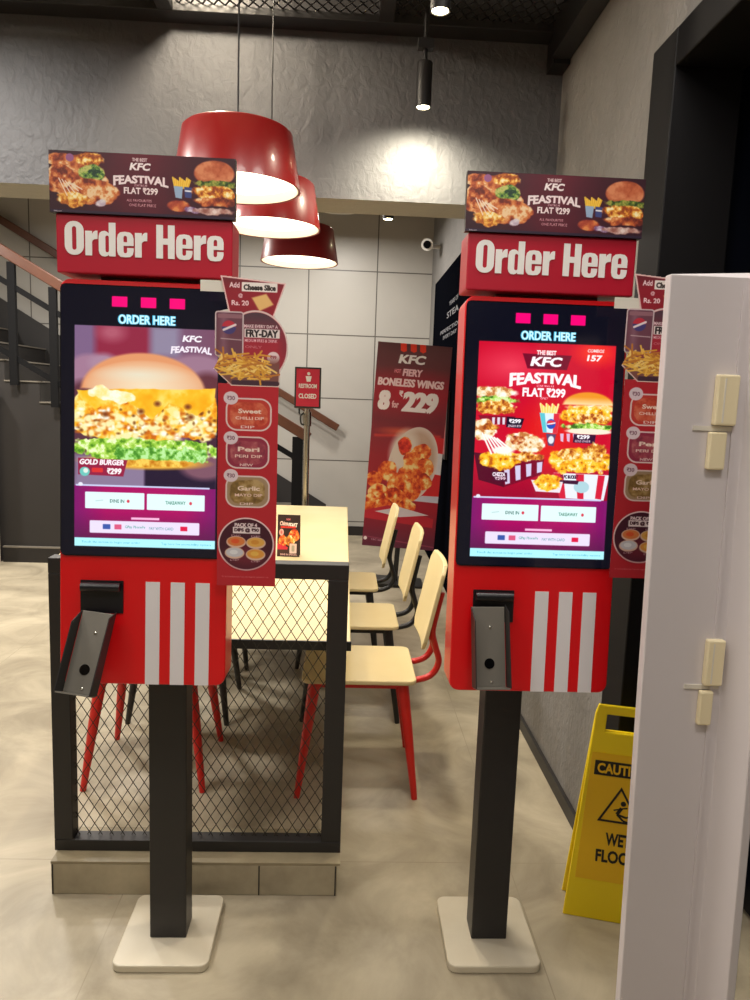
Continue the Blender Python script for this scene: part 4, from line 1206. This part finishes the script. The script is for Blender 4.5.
fl = obj('front_leaf', sign_leaf(1), 'yellow', wf, bevel=.003)
obj('rear_leaf', sign_leaf(-1), 'yellow', wf, bevel=.003)
# label on the sloping front leaf, built flat then tilted with it
ta = math.atan2(.055, .64)
def on_leaf(o): o.location = (0, -.060 - .0012, 0); o.rotation_euler = (-ta, 0, 0); return o
bm = bmesh.new(); prism(bm, [(-.112, 0, .12), (.112, 0, .12), (.088, 0, .50), (-.088, 0, .50)], (0, -.0006, 0)); on_leaf(obj('sign_label', bm, 'yellow_in', fl))
bm = bmesh.new(); prism(bm, [(-.080, 0, .435), (.080, 0, .435), (.078, 0, .478), (-.078, 0, .478)], (0, -.0006, 0)); o = on_leaf(obj('caution_bar', bm, 'black_print', fl)); o.location.y -= .0008
v = text_mesh('lettering', 'CAUTION', 'yellow_in', fl, 0, .4565, .142, .030, 0, .035, .0004); on_leaf(v); v.location.y -= .0016
v = text_mesh('lettering', 'WET', 'black_print', fl, 0, .248, .070, .038, 0, .05, .0004); on_leaf(v); v.location.y -= .0009
v = text_mesh('lettering', 'FLOOR', 'black_print', fl, 0, .196, .118, .038, 0, .05, .0004); on_leaf(v); v.location.y -= .0009
bm = bmesh.new()
def tri(r, cz): return [(r * math.sin(a), cz + r * math.cos(a)) for a in (0, 2 * math.pi / 3, 4 * math.pi / 3)]
to, ti = tri(.072, .335), tri(.060, .335)
for k in range(3):
    a0, a1, b1, b0 = to[k], to[(k + 1) % 3], ti[(k + 1) % 3], ti[k]
    prism(bm, [(p[0], 0, p[1]) for p in (a0, a1, b1, b0)], (0, -.0006, 0))
def seg(a, b, w): 
    bar(bm, (a[0], 0, a[1]), (b[0], 0, b[1]), .0006, w, (a[1] - b[1], 0, b[0] - a[0]))
seg((.004, .345), (-.008, .325), .010); seg((-.008, .325), (.018, .318), .006); seg((.018, .318), (.030, .325), .005); seg((-.008, .325), (.010, .308), .006); seg((.010, .308), (.030, .303), .005)
seg((.002, .343), (.020, .347), .004); seg((.002, .342), (-.018, .336), .004)
bm2 = [(.008 + .0075 * math.cos(a), .358 + .0075 * math.sin(a)) for a in np.linspace(0, 2 * math.pi, 14)[:-1]]
prism(bm, [(float(p[0]), 0, float(p[1])) for p in bm2], (0, -.0006, 0))
o = on_leaf(obj('slip_pictogram', bm, 'black_print', fl)); o.location.y -= .0008
obj('hinge_pin', tube(bmesh.new(), [(-.07, 0, .634), (.07, 0, .634)], .006, 10), 'yellow', wf)

# ------------------------------------------------------------------ tall white board at the right
wp = thing('white_cabinet_door', 'tall white board with cream latches standing at the right edge', 'door', (.010, 0, 0))
bm = bmesh.new()
out = [(.5215, 1.25), (.666, 1.25), (.690, 1.185), (.706, 1.185), (.690, 1.272), (.5215, 1.272)]
prism(bm, [(x, y, 0.0) for x, y in out], (0, 0, 1.719))
for vv in bm.verts:                                    # the board leans a little to the left of the frame as it rises
    k = vv.co.z / 1.722
    vv.co.x += .030 * (1 - k)
    if vv.co.x > .68 and k > .9: vv.co.z += .012
obj('door_leaf', bm, 'white_panel', wp, bevel=.002)
obj('vertical_bead', prism(bmesh.new(), [(.672, 1.2492, 0.02), (.677, 1.2492, 0.02), (.650, 1.2492, 1.70), (.645, 1.2492, 1.70)], (0, -.003, 0)), 'white_panel', wp)
def latch(x0, x1, z0, z1):
    h = (z1 - z0)
    l = obj('latch', B(x0, x1, 1.235, 1.2495, z0 + h * .47, z1), 'cream_latch', wp, bevel=.003)
    obj('latch_keeper', B(x0 - .004, x1 - .012, 1.237, 1.2495, z0, z0 + h * .40), 'cream_latch', wp, bevel=.003)
    obj('latch_groove', B(x0 + (x1 - x0) * .3, x0 + (x1 - x0) * .38, 1.2344, 1.2352, z0 + h * .5, z1 - .006), 'tape', l)
    obj('latch_plate', B(x0 - .03, x1, 1.247, 1.2496, z0 + h * .41, z0 + h * .46), 'tape', wp)
latch(.612, .650, 1.398, 1.558)
latch(.640, .672, .940, 1.098)

# ------------------------------------------------------------------ lamps of the fittings, and unseen ceiling downlights added as fill
def lamp(name, kind, loc, energy, color, size=.1, rot=(0, 0, 0), spot=None, blend=.6):
    L = bpy.data.lights.new(name, kind); L.energy = energy; L.color = color
    if kind == 'AREA': L.shape = 'DISK'; L.size = size
    if kind in ('POINT', 'SPOT'): L.shadow_soft_size = size
    if kind == 'SPOT': L.spot_size = math.radians(spot); L.spot_blend = blend
    o = bpy.data.objects.new(name, L); COL.objects.link(o); o.location = loc; o.rotation_euler = rot
    return o
WARM = (1.0, .86, .66); NEUT = (1.0, .94, .86)
DL = [(-1.3, .2, 15), (.30, .1, 16), (-.05, 1.15, 12), (.62, 1.5, 10), (-1.6, 1.75, 26), (-1.75, 2.6, 30), (-1.3, -1.3, 8), (.3, -1.4, 8), (-3.8, 4.6, 70), (-2.3, 5.0, 85), (-1.2, 5.9, 60), (-.1, 6.9, 34)]  # x, y and power of the added fill lights, all out of view
def make_down():
    t = thing('added_downlight', 'round white downlight added out of the frame as unseen fill light', 'light', group='added fill downlights')
    obj('light_trim', lathe(bmesh.new(), [(.085, 0), (.085, .012), (.06, .03), (.06, .08), (.07, .08), (.07, .035), (.095, .016), (.095, 0)], 32, close=True), 'cctv', t, smooth=True)
    obj('light_stem', tube(bmesh.new(), [(0, 0, .08), (0, 0, .84)], .01, 8), 'cctv', t)
    return t
d0 = make_down()
for i, (x, y, e) in enumerate(DL):
    d = d0 if i == 0 else dup(d0)
    z = 2.905 if y < 3 else 3.145
    d.location = (x, y, z)
    lamp('added_fill_lamp', 'AREA', (x, y, z - .005), e, NEUT, .5 if y < 2 else .36)
    d.scale = (3.2, 3.2, 1) if y < 2 else (2.4, 2.4, .72)
for (x, y, z) in ((-.362, 2.5, 2.140), (-.318, 3.1, 2.150), (-.256, 4.0, 2.175)):
    lamp('pendant_bulb', 'SPOT', (x, y, z + .02), 6, WARM, .09, spot=150, blend=.5)
lamp('spot_bulb', 'SPOT', (.268, 3.05, 2.606), 62, (1, .90, .68), .03, rot=(math.radians(25), 0, 0), spot=150, blend=.9)
lamp('spot_bulb', 'SPOT', (.245, 2.35, 2.618), 40, (1, .88, .70), .03, spot=110, blend=.7)
lamp('spot_bulb', 'SPOT', (.205, 4.2, 2.448), 14, (1, .88, .62), .02, spot=90, blend=.7)
lamp('tube_bulb', 'POINT', (-.62, 2.78, 3.10), 70, WARM, .05)

w = bpy.data.worlds.new('world'); scene.world = w; w.use_nodes = True
w.node_tree.nodes['Background'].inputs['Color'].default_value = (*lin((60, 62, 76)), 1)
w.node_tree.nodes['Background'].inputs['Strength'].default_value = 0.05

# ------------------------------------------------------------------ camera
cam = bpy.data.cameras.new('camera'); cam.sensor_fit = 'VERTICAL'; cam.sensor_height = 36; cam.lens = 36 * 745 / 1000.0
cam.clip_start = .02
co = bpy.data.objects.new('camera', cam); COL.objects.link(co)
right = Vector((0.99857086, -0.03985006, 0.03561182)); up = Vector((-0.02979182, 0.13814686, 0.98996358)); back = Vector((-0.04436977, -0.98960973, 0.13676223))
mw = Matrix((right, up, back)).transposed().to_4x4(); mw.translation = Vector((0, 0, 1.5))
co.matrix_world = mw
scene.camera = co
scene.view_settings.view_transform = 'Standard'; scene.view_settings.look = 'None'
scene.view_settings.exposure = 0; scene.view_settings.gamma = 1
scene.view_settings.use_curve_mapping = False
